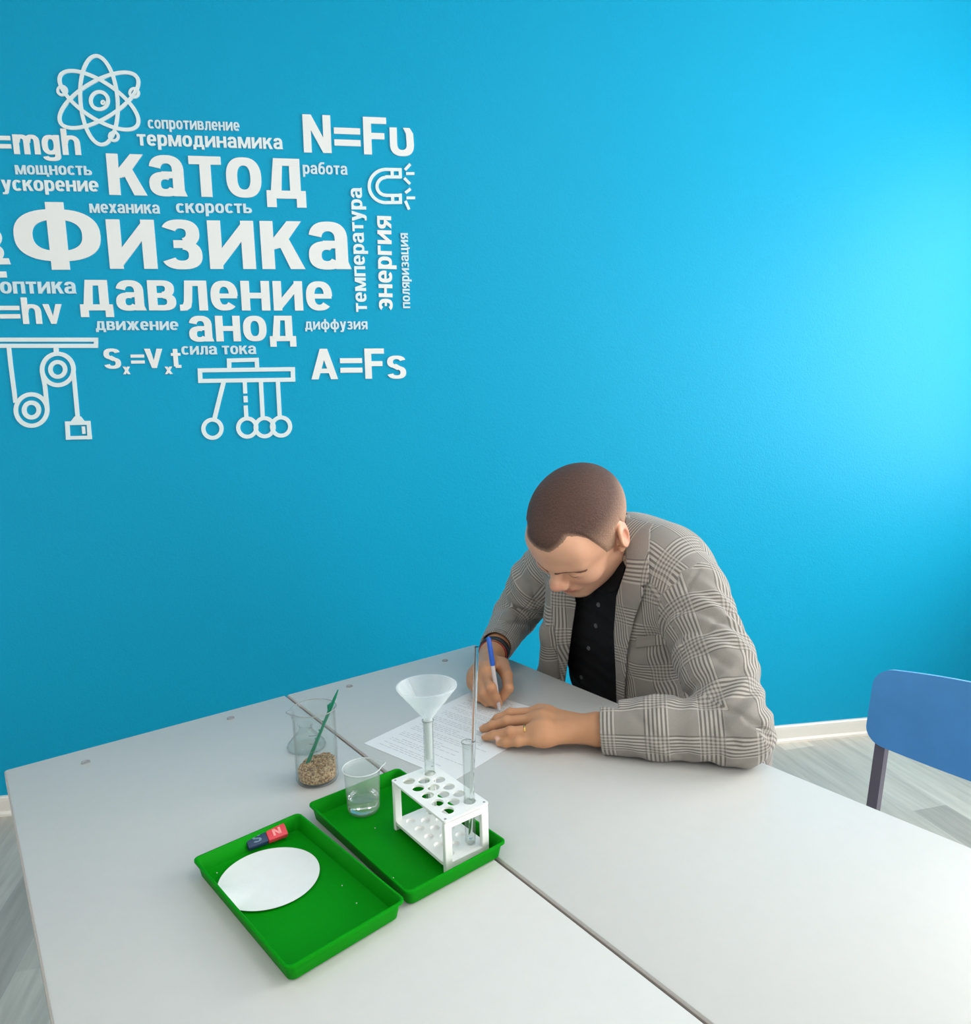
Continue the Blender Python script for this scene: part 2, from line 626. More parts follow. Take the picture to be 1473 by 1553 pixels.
for i, (lx, ly) in enumerate(FILL_PANELS):
    e = empty('ceiling_light', (lx, ly, RH), label='white square ceiling light panel', cat='ceiling light', group='ceiling light panels')
    bm = bmesh.new()
    for lo, hi in (((-.3, -.3, -.045), (-.27, .3, 0)), ((.27, -.3, -.045), (.3, .3, 0)),
                   ((-.27, -.3, -.045), (.27, -.27, 0)), ((-.27, .27, -.045), (.27, .3, 0))):
        box(bm, lo, hi, .003)
    from_bm('lamp_frame', bm, MAT['pvc'], e)
    bm = bmesh.new()
    box(bm, (-.27, -.27, -.03), (.27, .27, -.01))
    from_bm('diffuser', bm, MAT['lamp'], e)
    area('panel_light', (lx, ly, RH - .06), (0, 0, 0), .54, .54, FILL_W, (1, .98, .95))

# ------------------------------------------------------------------ writing and drawings on the wall
S_, T_ = .26, .2


def rect(x0, y0, x1, y1):
    return [(x0, y0), (x1, y0), (x1, y1), (x0, y1)]


def arc(cx, cy, rx, ry, a0=0, a1=360, s=S_, t=T_, n=None, e=2.45):
    n = n or max(6, int(abs(a1 - a0) / 9))

    def pt(ax, ay, a):
        c, d = math.cos(a), math.sin(a)
        return (cx + ax * math.copysign(abs(c) ** (2 / e), c), cy + ay * math.copysign(abs(d) ** (2 / e), d))
    out = []
    for i in range(n):
        p, q = math.radians(a0 + (a1 - a0) * i / n), math.radians(a0 + (a1 - a0) * (i + 1) / n)
        out.append([pt(rx - s, ry - t, p), pt(rx, ry, p), pt(rx, ry, q), pt(rx - s, ry - t, q)])
    return out


def sc(pieces, kx, ky):
    return [[(x * kx, y * ky) for x, y in p] for p in pieces]


def glyphs():
    G = {}
    st = rect(0, 0, S_, 1)
    G['о'] = (.84, arc(.42, .5, .42, .5))
    G['с'] = (.78, arc(.42, .5, .42, .5, 42, 318))
    G['е'] = (.82, arc(.41, .5, .41, .5, 0, 318) + [rect(.2, .41, .8, .57)])
    G['э'] = (.80, arc(.38, .5, .42, .5, -142, 142) + [rect(.3, .42, .66, .58)])
    G['р'] = (.84, [rect(0, -.33, S_, 1)] + arc(.43, .5, .41, .5))
    G['а'] = (.84, [rect(.55, 0, .81, .68), [(.55, .2), (.6, 0), (.87, 0), (.81, .16)]] + arc(.41, .62, .40, .38, 0, 168)
              + arc(.37, .29, .37, .30, 60, 330, S_, .18) + [rect(.3, .44, .6, .6)])
    G['к'] = (.84, [st, [(.22, .40), (.22, .60), (.55, 1), (.84, 1), (.44, .46)], [(.32, .62), (.54, .70), (.88, 0), (.58, 0)]])
    G['т'] = (.76, [rect(0, .8, .76, 1), rect(.25, 0, .51, 1)])
    G['д'] = (.96, [rect(.2, .82, .84, 1), rect(.58, 0, .84, 1), [(.2, 1), (.42, 1), (.36, .12), (.10, .12)], rect(0, 0, .96, .2),
                    rect(0, -.22, .23, .2), rect(.73, -.22, .96, .2)])
    G['л'] = (.84, [rect(.18, .82, .84, 1), rect(.58, 0, .84, 1), [(.18, 1), (.42, 1), (.37, .3), (.13, .3)],
                    [(.13, .3), (.37, .3), (.33, .1), (.2, 0), (0, -.01), (0, .19), (.09, .2)]])
    G['в'] = (.82, [st, rect(0, .82, .45, 1), rect(0, .42, .46, .58), rect(0, 0, .46, .18)] + arc(.42, .72, .36, .28, -90, 90, S_, .18)
              + arc(.44, .29, .38, .29, -90, 90, S_, .18))
    G['з'] = (.78, arc(.37, .73, .37, .28, -80, 158, S_, .18) + arc(.37, .285, .40, .295, -158, 85, S_, .18) + [rect(.22, .43, .44, .59)])
    G['и'] = (.92, [st, rect(.66, 0, .92, 1), [(.2, 0), (.22, .38), (.72, 1), (.7, .62)]])
    G['н'] = (.88, [st, rect(.62, 0, .88, 1), rect(.2, .41, .7, .6)])
    G['п'] = (.86, [st, rect(.60, 0, .86, 1), rect(0, .81, .86, 1)])
    G['м'] = (1.14, [st, rect(.88, 0, 1.14, 1), [(.05, 1), (.33, 1), (.67, 0), (.47, 0)], [(1.09, 1), (.81, 1), (.47, 0), (.67, 0)]])
    G['у'] = (.84, [[(0, 1), (.28, 1), (.56, .0), (.3, -.02)], [(.57, 1), (.84, 1), (.5, -.2), (.38, -.33), (.16, -.33)], rect(.05, -.33, .34, -.15)])
    G['х'] = (.86, [[(0, 1), (.31, 1), (.86, 0), (.55, 0)], [(.55, 1), (.86, 1), (.31, 0), (0, 0)]])
    G['ф'] = (1.16, [rect(.45, -.33, .71, 1.3)] + arc(.58, .5, .58, .5))
    G['ц'] = (.98, [st, rect(.6, 0, .86, 1), rect(0, 0, .86, .19), rect(.78, -.22, .98, .19)])
    G['щ'] = (1.3, [st, rect(.46, 0, .72, 1), rect(.92, 0, 1.18, 1), rect(0, 0, 1.18, .19), rect(1.1, -.22, 1.3, .19)])
    G['ь'] = (.82, [st, rect(0, .42, .46, .58), rect(0, 0, .46, .18)] + arc(.44, .29, .38, .29, -90, 90, S_, .18))
    G['я'] = (.84, [rect(.58, 0, .84, 1), rect(.38, .82, .7, 1), rect(.38, .36, .7, .53)] + arc(.4, .68, .4, .32, 90, 270, S_, .17)
              + [[(.32, .42), (.6, .42), (.3, 0), (0, 0)]])
    G['г'] = (.62, [st, rect(0, .8, .62, 1)])
    G['б'] = (.84, arc(.42, .44, .42, .46) + [[(0, .44), (.26, .5), (.32, 1.0), (.44, 1.14), (.3, 1.3), (.08, 1.08)], rect(.3, 1.13, .78, 1.32)])
    G['ж'] = (1.26, [rect(.5, 0, .76, 1), [(0, 1), (.28, 1), (.62, .5), (.42, .42)], [(0, 0), (.29, 0), (.62, .55), (.4, .62)],
                     [(1.26, 1), (.98, 1), (.64, .5), (.84, .42)], [(1.26, 0), (.97, 0), (.64, .55), (.86, .62)]])
    G['Ф'] = (1.62, [rect(.64, -.02, .98, 1.33)] + arc(.81, .67, .81, .52, 0, 360, .34, .21, 48))
    G['N'] = (.96, [rect(0, 0, .27, 1.34), rect(.69, 0, .96, 1.34), [(0, 1.34), (.29, 1.34), (.96, 0), (.67, 0)]])
    G['F'] = (.82, [rect(0, 0, .28, 1.34), rect(0, 1.11, .82, 1.34), rect(0, .56, .74, .78)])
    G['A'] = (1.1, [[(.4, 1.34), (.70, 1.34), (.29, 0), (0, 0)], [(.40, 1.34), (.70, 1.34), (1.1, 0), (.81, 0)], rect(.25, .27, .85, .47)])
    s2 = arc(.43, .99, .42, .37, 15, 262, S_, .21) + arc(.43, .36, .43, .38, -165, 84, S_, .21) + [[(.2, .68), (.4, .88), (.66, .68), (.46, .5)]]
    G['S'] = (.86, s2)
    G['s'] = (.80, sc(s2, .93, .75))
    v2 = [[(0, 1.34), (.29, 1.34), (.6, 0), (.36, 0)], [(.67, 1.34), (.96, 1.34), (.6, 0), (.36, 0)]]
    G['V'] = (.96, v2)
    G['v'] = (.86, sc(v2, .9, .746))
    G['υ'] = (.86, [rect(0, .4, S_, 1)] + arc(.43, .42, .43, .44, 180, 360, S_, .22) + [[(.6, .4), (.86, .4), (.84, .8), (.72, 1), (.48, 1), (.58, .8)]])
    G['m'] = (1.24, [rect(0, 0, S_, 1), rect(.49, 0, .75, .62), rect(.98, 0, 1.24, .62)] + arc(.4, .6, .35, .4, 0, 180) + arc(.89, .6, .35, .4, 0, 180))
    G['g'] = (.84, arc(.41, .5, .41, .5) + [rect(.58, -.06, .84, 1)] + arc(.42, -.06, .42, .27, 190, 360, S_, .18))
    G['h'] = (.86, [rect(0, 0, S_, 1.34), rect(.6, 0, .86, .6)] + arc(.44, .58, .42, .42, 0, 180))
    G['x'] = (.8, sc(G['х'][1], .93, 1))
    G['t'] = (.56, [rect(.13, .1, .39, 1.28), rect(0, .82, .56, 1), rect(.22, 0, .56, .2)])
    G['='] = (.92, [rect(0, .28, .92, .5), rect(0, .70, .92, .92)])
    G['2'] = (.84, arc(.42, .95, .42, .39, -40, 165, S_, .22) + [[(.48, .82), (.8, .78), (.34, .2), (0, .2)], rect(0, 0, .84, .22)])
    return G


GL = glyphs()
WALL_Y = Y1
LIFT = 0.004


def wp(px, py):
    return at_y(px, py, WALL_Y - LIFT)


def wall_mesh(name, polys, mat, label, cat='wall lettering', group=None):
    """polys: lists of wall points (x, z); becomes a thin raised foam piece on the wall"""
    x0, z0 = np.mean([p for q in polys for p in q], axis=0)
    bm = bmesh.new()
    for k, q in enumerate(polys):                       # hairline steps keep overlapping strokes apart
        prism(bm, [(x - x0, z - z0) for x, z in q], 0, LIFT + .00001 * (k % 97))
    for v in bm.verts:
        x, z, d = v.co
        v.co = (x, LIFT - d, z)
    o = from_bm(name, bm, mat, None, (x0, WALL_Y - LIFT, z0))
    return tag(o, label, cat, group)


def word(text, a, b, top, mat, label, cap=False, gap=.11, vertical=False):
    """text from baseline pixel a to baseline pixel b; top is the pixel above a at x-height (cap height with cap)"""
    A, B, C = wp(*a), wp(*b), wp(*top)
    u = np.array([B[0] - A[0], B[2] - A[2]])
    L = np.linalg.norm(u)
    u /= L
    v = np.array([-u[1], u[0]])
    h = abs((np.array([C[0] - A[0], C[2] - A[2]])) @ v) / (1.34 if cap else 1.0)
    pieces, x = [], 0
    for i, ch in enumerate(text):
        if ch == ' ':
            x += .45
            continue
        w, ps = GL[ch]
        pieces += [[(px + x, py) for px, py in p] for p in ps]
        x += w + gap
    W = x - gap
    polys = []
    for p in pieces:
        polys.append([tuple(np.array([A[0], A[2]]) + u * (px / W * L) + v * (py * h)) for px, py in p])
    return wall_mesh('wall_lettering', polys, mat, label)


Wm, Wi, Wp_ = MAT['letter'], MAT['letter_icy'], MAT['letter_pale']
GR = None
word('сопротивление', (224.7, 194.6), (363.6, 198.5), (224.0, 181.2), Wp_, 'small pale Cyrillic word beside the atom, the topmost line of the wall writing')
word('термодинамика', (208.5, 220.4), (429, 226.2), (206.5, 203.2), Wi, 'small white Cyrillic word just above the big word катод')
word('катод', (165.8, 295.3), (464.3, 301.8), (159.7, 232.5), Wm, 'big white Cyrillic word катод in the second row of the wall writing')
word('работа', (459.6, 263.4), (527.2, 265), (459.0, 249.8), Wp_, 'small pale Cyrillic word работа to the side of катод')
word('N=Fυ', (461.2, 230.8), (628.5, 236.5), (457.3, 173), Wm, 'white formula N=Fυ at the top above the magnet drawing', cap=True)
word('=mgh', (-12, 233.0), (122.8, 235), (-17.5, 203.0), Wm, 'white formula =mgh under the atom, cut by the picture edge')
word('мощность', (23.5, 264.3), (139.3, 265.6), (21, 250.2), Wp_, 'small pale Cyrillic word мощность under the formula =mgh')
word('ускорение', (3, 289.0), (149.7, 290.5), (1.0, 272.4), Wi, 'white Cyrillic word ускорение close before the big word катод')
word('механика', (136.2, 322.6), (242.6, 323.9), (135, 308.7), Wp_, 'small pale Cyrillic word механика above the letter и of Физика')
word('скорость', (267.7, 322.8), (382.3, 323.3), (267, 308.2), Wp_, 'small pale Cyrillic word скорость under катод')
word('Физика', (26.5, 407.4), (531.2, 408.2), (17, 331), Wm, 'largest white Cyrillic word Физика across the middle of the wall writing', gap=.13)
word('давление', (122, 470.7), (504.7, 471), (118, 424.3), Wm, 'big white Cyrillic word давление below Физика')
word('оптика', (1, 445.2), (115.4, 445.2), (-0.5, 427), Wp_, 'pale Cyrillic word оптика before the big word давление')
word('=hv', (1, 491.5), (95.5, 491), (-4, 451.0), Wm, 'white formula =hv above the pulley drawing', cap=True)
word('движение', (145.6, 500.6), (270.6, 500.6), (145, 487), Wp_, 'small pale Cyrillic word движение under давление, before анод')
word('анод', (288, 518), (449.3, 517.2), (286, 478.9), Wm, 'white Cyrillic word анод below давление')
word('диффузия', (463, 499.8), (557.7, 499.4), (462.4, 487.6), Wp_, 'small pale Cyrillic word диффузия beside анод')
word('сила тока', (275.7, 538), (388.7, 536.8), (275.3, 525), Wp_, 'small pale Cyrillic words сила тока above the pendulum drawing')
word('A=Fs', (472.5, 575.4), (616.5, 573.8), (471, 529), Wm, 'white formula A=Fs beside the pendulum drawing', cap=True)
word('температура', (556.9, 473), (548.6, 285), (540.4, 473), Wi, 'upright white Cyrillic word температура, the longest of the three turned words')
word('энергия', (595.9, 470.9), (593.3, 328), (575, 470.9), Wm, 'upright bold Cyrillic word энергия between the other two turned words')
word('поляризация', (622.4, 467.4), (618.6, 353.6), (611.6, 467.4), Wp_, 'upright small pale Cyrillic word поляризация, outermost turned word')


def pieces_word(parts, mat, label):
    polys = []
    for text, a, b, top, cap in parts:
        A, B, C = wp(*a), wp(*b), wp(*top)
        u = np.array([B[0] - A[0], B[2] - A[2]])
        L = np.linalg.norm(u)
        u /= L
        v = np.array([-u[1], u[0]])
        h = abs((np.array([C[0] - A[0], C[2] - A[2]])) @ v) / (1.34 if cap else 1)
        w, ps = GL[text]
        polys += [[tuple(np.array([A[0], A[2]]) + u * (x / w * L) + v * (y * h)) for x, y in p] for p in ps]
    return wall_mesh('wall_lettering', polys, mat, label)


pieces_word([('S', (158.6, 559), (183.8, 558.8), (157, 528.9), True), ('x', (187, 567.6), (197.6, 567.5), (186.6, 556), False),
             ('=', (199.6, 557.5), (219.8, 557.3), (198.6, 536), False), ('V', (220.6, 558.2), (247.6, 558.2), (219.5, 528.8), True),
             ('x', (250.4, 567.4), (261.8, 567.3), (250, 556), False), ('t', (261, 558), (275, 557.8), (260.5, 535.5), False)],
            Wm, 'white formula with two small x marks between pulley and pendulum drawings')


# drawings: strokes given on the photo, laid on the wall
def w2(p):
    q = wp(*p)
    return (q[0], q[2])


def stroke(pts, w, closed=False):
    """band of pixel width w along pixel points -> quads on the wall"""
    pts = [np.array(p, float) for p in pts]
    m = len(pts)
    ns = []
    for i in range(m):
        if closed:
            d = pts[(i + 1) % m] - pts[i - 1]
        else:
            d = pts[min(i + 1, m - 1)] - pts[max(i - 1, 0)]
        d /= np.linalg.norm(d) + 1e-9
        ns.append(np.array([-d[1], d[0]]) * w / 2)
    out = []
    for i in range(m if closed else m - 1):
        j = (i + 1) % m
        out.append([w2(pts[i] - ns[i]), w2(pts[i] + ns[i]), w2(pts[j] + ns[j]), w2(pts[j] - ns[j])])
    return out


def circle(c, r, w, n=36, ry=None, rot=0, a0=0, a1=360):
    ry = ry or r
    pts = []
    full = a1 - a0 >= 360
    for i in range(n if full else n + 1):
        a = math.radians(a0 + (a1 - a0) * i / n)
        x, y = r * math.cos(a), ry * math.sin(a)
        pts.append((c[0] + x * math.cos(rot) - y * math.sin(rot), c[1] + x * math.sin(rot) + y * math.cos(rot)))
    return stroke(pts, w, closed=full)


def frame_px(x0, y0, x1, y1, w, x2=None):
    return [[w2(p) for p in q] for q in (
        [(x0, y0), (x1, y0), (x1, y0 + w), (x0, y0 + w)], [(x0, y1 - w), (x1, y1 - w), (x1, y1), (x0, y1)],
        [(x0, y0), (x0 + w, y0), (x0 + w, y1), (x0, y1)], [(x1 - w, y0), (x1, y0), (x1, y1), (x1 - w, y1)])]


def z1(x, y): return (x / 4.4636, 60 + y / 4.4636)
def z2(x, y): return (320 + x / 4.332, 150 + y / 4.332)
def z3(x, y): return (x / 4.4636, 390 + y / 4.4636)
def z4(x, y): return (270 + x / 3.876, 440 + y / 3.876)


c = z1(669, 410)
atom = circle(c, 67.5, 5.6, 64, 28.2, math.radians(85.4)) + circle(c, 69.5, 5.6, 64, 27.5, math.radians(33.5)) + circle(c, 67.5, 5.6, 64, 28.5, math.radians(-30.5))
atom += circle(z1(672, 412), 13.2, 5.4, 36)
for e_ in ((420, 345), (908, 360), (770, 655)):
    atom += circle(z1(*e_), 6.6, 4.2, 24)
atom += circle(z1(697, 425), 2.4, 3.0, 12)
wall_mesh('atom_emblem', atom, Wi, 'white outline drawing of an atom with three electron orbits', 'wall drawing')

pul = frame_px(-34, 512, 148.5, 527.6, 6.2)
pul += stroke([z3(58, 610), z3(72, 740), z3(104, 985)], 6.2)
pul += circle(z3(390, 760), 23.8, 6.4, 48) + circle(z3(390, 760), 11.2, 6.2, 36)
pul += circle(z3(212, 1035), 23.8, 6.4, 48) + circle(z3(212, 1035), 11.2, 6.6, 36)
pul += stroke([z3(283, 770), z3(303, 870), z3(319, 1030)], 6.2) + stroke([z3(495, 770), z3(508, 900), z3(526, 1095)], 6.0)
pul += stroke([z3(378, 610), z3(380, 650)], 7)
pul += [[w2(z3(*p)) for p in ((505, 1078), (545, 1078), (570, 1110), (480, 1112))]]
pul += [[w2(z3(*p)) for p in q] for q in (
    ((440, 1112), (608, 1108), (610, 1134), (441, 1138)), ((446, 1212), (620, 1208), (621, 1232), (448, 1236)),
    ((440, 1112), (468, 1112), (474, 1236), (447, 1236)), ((586, 1108), (610, 1108), (621, 1232), (594, 1234)),
    ((553, 1146), (574, 1145), (579, 1196), (558, 1197)))]
wall_mesh('pulley_drawing', pul, Wi, 'white outline drawing of two pulleys lifting a square weight', 'wall drawing')

cr = [[w2(z4(*p)) for p in q] for q in (
    ((115, 460), (687, 452), (687, 476), (116, 484)), ((118, 522), (689, 514), (689, 538), (119, 546)),
    ((115, 460), (140, 460), (144, 546), (119, 546)), ((662, 453), (687, 452), (689, 538), (664, 538)),
    ((287, 402), (474, 397), (474, 420), (288, 425)), ((287, 402), (312, 402), (313, 465), (289, 465)), ((450, 398), (474, 397), (477, 460), (453, 460)))]
cr += stroke([z4(269, 535), z4(214, 756)], 6.6) + stroke([z4(392, 540), z4(395, 608)], 6) + stroke([z4(396, 622), z4(398, 660)], 6)
cr += stroke([z4(397, 678), z4(402, 752)], 6) + stroke([z4(487, 538), z4(498, 752)], 6.2) + stroke([z4(587, 538), z4(598, 746)], 6.2)
for q in ((202, 815), (407, 808), (509, 806), (606, 802)):
    cr += circle(z4(*q), 13.8, 6, 40)
wall_mesh('pendulum_drawing', cr, Wi, 'white outline drawing of a row of swinging pendulum balls', 'wall drawing')

mg = circle(z2(1150, 572), 25.4, 4.8, 30, 25.2, 0, 88, 272) + circle(z2(1150, 574), 13.5, 4.8, 30, 13.5, 0, 88, 272)
for y0, y1, xe in ((463, 465, 1249), (512, 513, 1249), (634, 634, 1253), (681, 680, 1253)):
    mg += stroke([z2(1146, y0), z2(xe, y1)], 4.8)
for x, ya, yb in ((1190, 463, 515), (1243, 455, 522), (1193, 632, 682), (1244, 622, 690)):
    mg += stroke([z2(x, ya), z2(x + 2, yb)], 4.8)
for a_, b_ in (((1275, 466), (1310, 428)), ((1282, 490), (1337, 490)), ((1270, 520), (1308, 558)), ((1278, 617), (1312, 590)), ((1285, 650), (1342, 650)), ((1278, 670), (1302, 726))):
    mg += stroke([z2(*a_), z2(*b_)], 4.2)
wall_mesh('magnet_drawing', mg, Wi, 'white outline drawing of a horseshoe magnet with sparks', 'wall drawing')

fr = [[w2(p) for p in q] for q in (((-40, 392), (12.5, 391.5), (15.5, 400.8), (-40, 401.2)), ((-40, 412), (8.8, 411.6), (10, 420.8), (-40, 421.2)))]
fr += circle((-10, 384), 11.5, 7.5, 30, 9.5) + circle((-13, 361), 11.5, 7.5, 30, 11)
wall_mesh('wall_lettering', fr, Wm, 'white fragment of a formula cut by the picture edge before Физика')

# ------------------------------------------------------------------ desks
DESK_Z = 0.75
A_C = at_z(720, 977, DESK_Z)
DY = 0.5100765
E1 = np.array([-math.cos(DY), -math.sin(DY), 0])       # along the short back edge
E2 = np.array([math.sin(DY), -math.cos(DY), 0])        # along the long edge towards the camera
DW, DL = 0.4815, 1.2


def make_desk():
    e = empty('school_desk', (0, 0, 0))
    bm = bmesh.new()
    box(bm, (.0012, .0012, -.022), (DW - .0012, DL - .0012, 0), .003, 2)
    from_bm('tabletop', bm, MAT['desk'], e, smooth=40)
    bm = bmesh.new()
    for lo, hi in (((0, 0, -.0215), (DW, .003, -.0022)), ((0, DL - .003, -.0215), (DW, DL, -.0022)),
                   ((0, .003, -.0215), (.003, DL - .003, -.0022)), ((DW - .003, .003, -.0215), (DW, DL - .003, -.0022))):
        box(bm, lo, hi, .0012, 1)
    from_bm('edge_band', bm, MAT['band'], e)
    for x in (.05, DW - .05):
        for y in (.09, DL - .09):
            bm = bmesh.new()
            box(bm, (x - .0125, y - .0125, -DESK_Z), (x + .0125, y + .0125, -.022), .002, 1)
            from_bm('leg', bm, MAT['steel'], e)
    bm = bmesh.new()
    box(bm, (.0625, .08, -.07), (DW - .0625, .10, -.0225))
    box(bm, (.0625, DL - .10, -.07), (DW - .0625, DL - .08, -.0225))
    box(bm, (.04, .1025, -.06), (.06, DL - .1025, -.0225))
    box(bm, (DW - .06, .1025, -.06), (DW - .04, DL - .1025, -.0225))
    from_bm('frame', bm, MAT['steel'], e)
    return e


def desk_caps(e, pts):
    inv = e.matrix_basis.inverted()
    for p in pts:
        q = inv @ Vector(p)
        bm = bmesh.new()
        lathe(bm, [(0, .0002), (.0042, .0002), (.0052, .0016), (.0068, .0016), (.0072, 0.0)], 24)
        from_bm('screw_cap', bm, MAT['cap'], e, (q.x, q.y, 0), smooth=50)


desks = []
for org, lab in ((A_C, 'light grey laminate school desk the man leans on'),
                 (A_C + E1 * (DW + .0036), 'light grey laminate school desk carrying most of the two green trays')):
    d = make_desk()
    d.matrix_basis = Matrix(((E1[0], E2[0], 0, org[0]), (E1[1], E2[1], 0, org[1]), (0, 0, 1, DESK_Z), (0, 0, 0, 1)))
    tag(d, lab, 'desk', 'school desks pushed together')
    desks.append(d)
bpy.context.view_layer.update()
desk_caps(desks[0], [at_z(530, 1041, DESK_Z), at_z(675, 1002, DESK_Z)])
desk_caps(desks[1], [at_z(130, 1156.5, DESK_Z), at_z(350, 1089.5, DESK_Z)])


# ------------------------------------------------------------------ chairs
def sheet(name, W, Hh, curve, thick, corner, mat, parent, M, nx=36, nz=40, taper=0.0, bow=0.0):
    """curved plywood sheet: local x across, y depth (curving), z up"""
    bm = bmesh.new()
    fr_, bk = [], []
    for j in range(nz + 1):
        t = math.sin((j / nz * 2 - 1) * PI / 2)
        row_f, row_b = [], []
        z = t * Hh / 2
        cut = 0
        dz = abs(z) - (Hh / 2 - corner)
        if dz > 0:
            cut = corner - math.sqrt(max(0, corner ** 2 - dz ** 2))
        half = W / 2 - cut - taper * (t + 1) / 2
        for i in range(nx + 1):
            s = math.sin((i / nx * 2 - 1) * PI / 2)
            x = s * half
            y = curve * (x / (W / 2)) ** 2
            zz = z * (1 + bow * (1 - (x / (W / 2)) ** 2))
            row_f.append(bm.verts.new(M @ Vector((x, y, zz))))
            row_b.append(bm.verts.new(M @ Vector((x, y + thick, zz))))
        fr_.append(row_f)
        bk.append(row_b)
    for j in range(nz):
        for i in range(nx):
            bm.faces.new((fr_[j][i], fr_[j][i + 1], fr_[j + 1][i + 1], fr_[j + 1][i]))
            bm.faces.new((bk[j][i], bk[j + 1][i], bk[j + 1][i + 1], bk[j][i + 1]))
    es = []
    for i in range(nx):
        es.append(bm.faces.new((fr_[0][i], bk[0][i], bk[0][i + 1], fr_[0][i + 1])))
        es.append(bm.faces.new((fr_[nz][i], fr_[nz][i + 1], bk[nz][i + 1], bk[nz][i])))
    for j in range(nz):
        es.append(bm.faces.new((fr_[j][0], fr_[j + 1][0], bk[j + 1][0], bk[j][0])))
        es.append(bm.faces.new((fr_[j][nx], bk[j][nx], bk[j + 1][nx], fr_[j + 1][nx])))
    for f_ in es:
        f_.material_index = 1
    o = from_bm(name, bm, [mat, MAT['ply_edge']], parent, smooth=50)
    return o


def make_chair(seat_h):
    """origin on the floor under the seat centre, facing +y (towards the desk)"""
    e = empty('school_chair', (0, 0, 0))
    hw, tw = .192, .0092
    for s in (-1, 1):
        bm = bmesh.new()
        tube(bm, [(s * hw, -.26, 0.0), (s * hw, -.188, seat_h - .03), (s * hw, -.195, seat_h + .10), (s * hw, -.243, seat_h + .352)], tw, square=True)
        from_bm('rear_leg', bm, MAT['steel'], e)
        bm = bmesh.new()
        tube(bm, [(s * hw, .138, 0.0), (s * hw, .125, seat_h - .04)], tw, square=True)
        from_bm('leg', bm, MAT['steel'], e)
    bm = bmesh.new()
    for s in (-1, 1):
        tube(bm, [(s * hw, -.195, seat_h - .03), (s * hw, .135, seat_h - .03)], tw, square=True)
    tube(bm, [(-hw, .09, seat_h - .03), (hw, .09, seat_h - .03)], tw, square=True)
    tube(bm, [(-hw, -.15, seat_h - .03), (hw, -.15, seat_h - .03)], tw, square=True)
    from_bm('seat_frame', bm, MAT['steel'], e)
    M = Matrix.Translation((0, -.025, seat_h - .013)) @ Matrix.Rotation(-PI / 2, 4, 'X')
    sheet('seat', .39, .34, .0, .011, .05, MAT['ply'], e, M)
    M = Matrix.Translation((0, -.227, seat_h + .303)) @ Matrix.Rotation(math.radians(8), 4, 'X') @ Matrix.Rotation(PI, 4, 'Z')
    bk = sheet('backrest', 0.43, .138, -.022, .011, .030, MAT['ply'], e, M, taper=.004, bow=.24)
    for s in (-1, 1):
        bm = bmesh.new()
        lathe(bm, [(0, .004), (.004, .0035), (.0075, .0012), (.0085, 0), (.0085, -.004)], 20, M=Matrix.Rotation(-PI / 2, 4, 'X'))
        from_bm('bolt', bm, MAT['chrome'], bk, (s * .194, -.2108, seat_h + .283), smooth=40)
    return e


# local +y faces the desk, i.e. along (E1 with the normal of the long edge)
FACE = np.array([-math.cos(DY), -math.sin(DY), 0])
CH_RZ = math.atan2(FACE[1], FACE[0]) - PI / 2


def chair_at(e, p, rz):
    e.location = (p[0], p[1], 0)
    e.rotation_euler = (0, 0, rz)


SEAT_H = .445
chair = make_chair(SEAT_H)
OUT = -E1
chair_at(chair, A_C + E2 * .995 + OUT * .145, CH_RZ)
tag(chair, 'blue plywood school chair standing empty at the grey desk', 'chair')

# ------------------------------------------------------------------ trays
TRAY_H = 0.024


def make_tray(name, c4, label):
    """c4: the four rim corners (A back-left, B back-right, C front-right, D front-left) at rim height"""
    c4 = [np.array(p) for p in c4]
    cen = np.mean(c4, axis=0)
    ux = (c4[1] - c4[0] + c4[2] - c4[3])
    ux /= np.linalg.norm(ux)
    uy = (c4[0] - c4[3] + c4[1] - c4[2])
    uy -= ux * (uy @ ux)
    uy /= np.linalg.norm(uy)
    W = (np.linalg.norm(c4[1] - c4[0]) + np.linalg.norm(c4[2] - c4[3])) / 2
    L = (np.linalg.norm(c4[0] - c4[3]) + np.linalg.norm(c4[1] - c4[2])) / 2

    def loop(w, l, r, z, n=8):
        pts = []
        for sx, sy, a0 in ((1, 1, 0), (-1, 1, 90), (-1, -1, 180), (1, -1, 270)):
            for i in range(n + 1):
                a = math.radians(a0 + 90 * i / n)
                pts.append((sx * (w / 2 - r) + r * math.cos(a), sy * (l / 2 - r) + r * math.sin(a), z))
        return pts
    h = TRAY_H
    prof = [(-.018, .006, .0003), (-.0085, .008, .0005), (-.0058, .008, .003), (-.003, .008, h - .004), (0, .008, h - .003), (0, .0082, h - .0005),
            (-.0010, .0076, h), (-.0026, .0070, h), (-.0040, .0066, h - .002), (-.0064, .0062, .0034), (-.0085, .006, .0022), (-.018, .005, .0020)]
    bm = bmesh.new()
    rings = [[bm.verts.new(p) for p in loop(W + 2 * d, L + 2 * d, r, z)] for d, r, z in prof]
    for a, b in zip(rings, rings[1:]):
        m = len(a)
        for i in range(m):
            bm.faces.new((a[i], a[(i + 1) % m], b[(i + 1) % m], b[i]))
    bm.faces.new(rings[0])
    bm.faces.new(list(reversed(rings[-1])))
    o = from_bm(name, bm, MAT['green'], None, smooth=50)
    o.matrix_basis = Matrix(((ux[0], uy[0], 0, cen[0]), (ux[1], uy[1], 0, cen[1]), (0, 0, 1, DESK_Z), (0, 0, 0, 1)))
    return tag(o, label, 'tray', 'green plastic trays'), cen, ux, uy, W, L


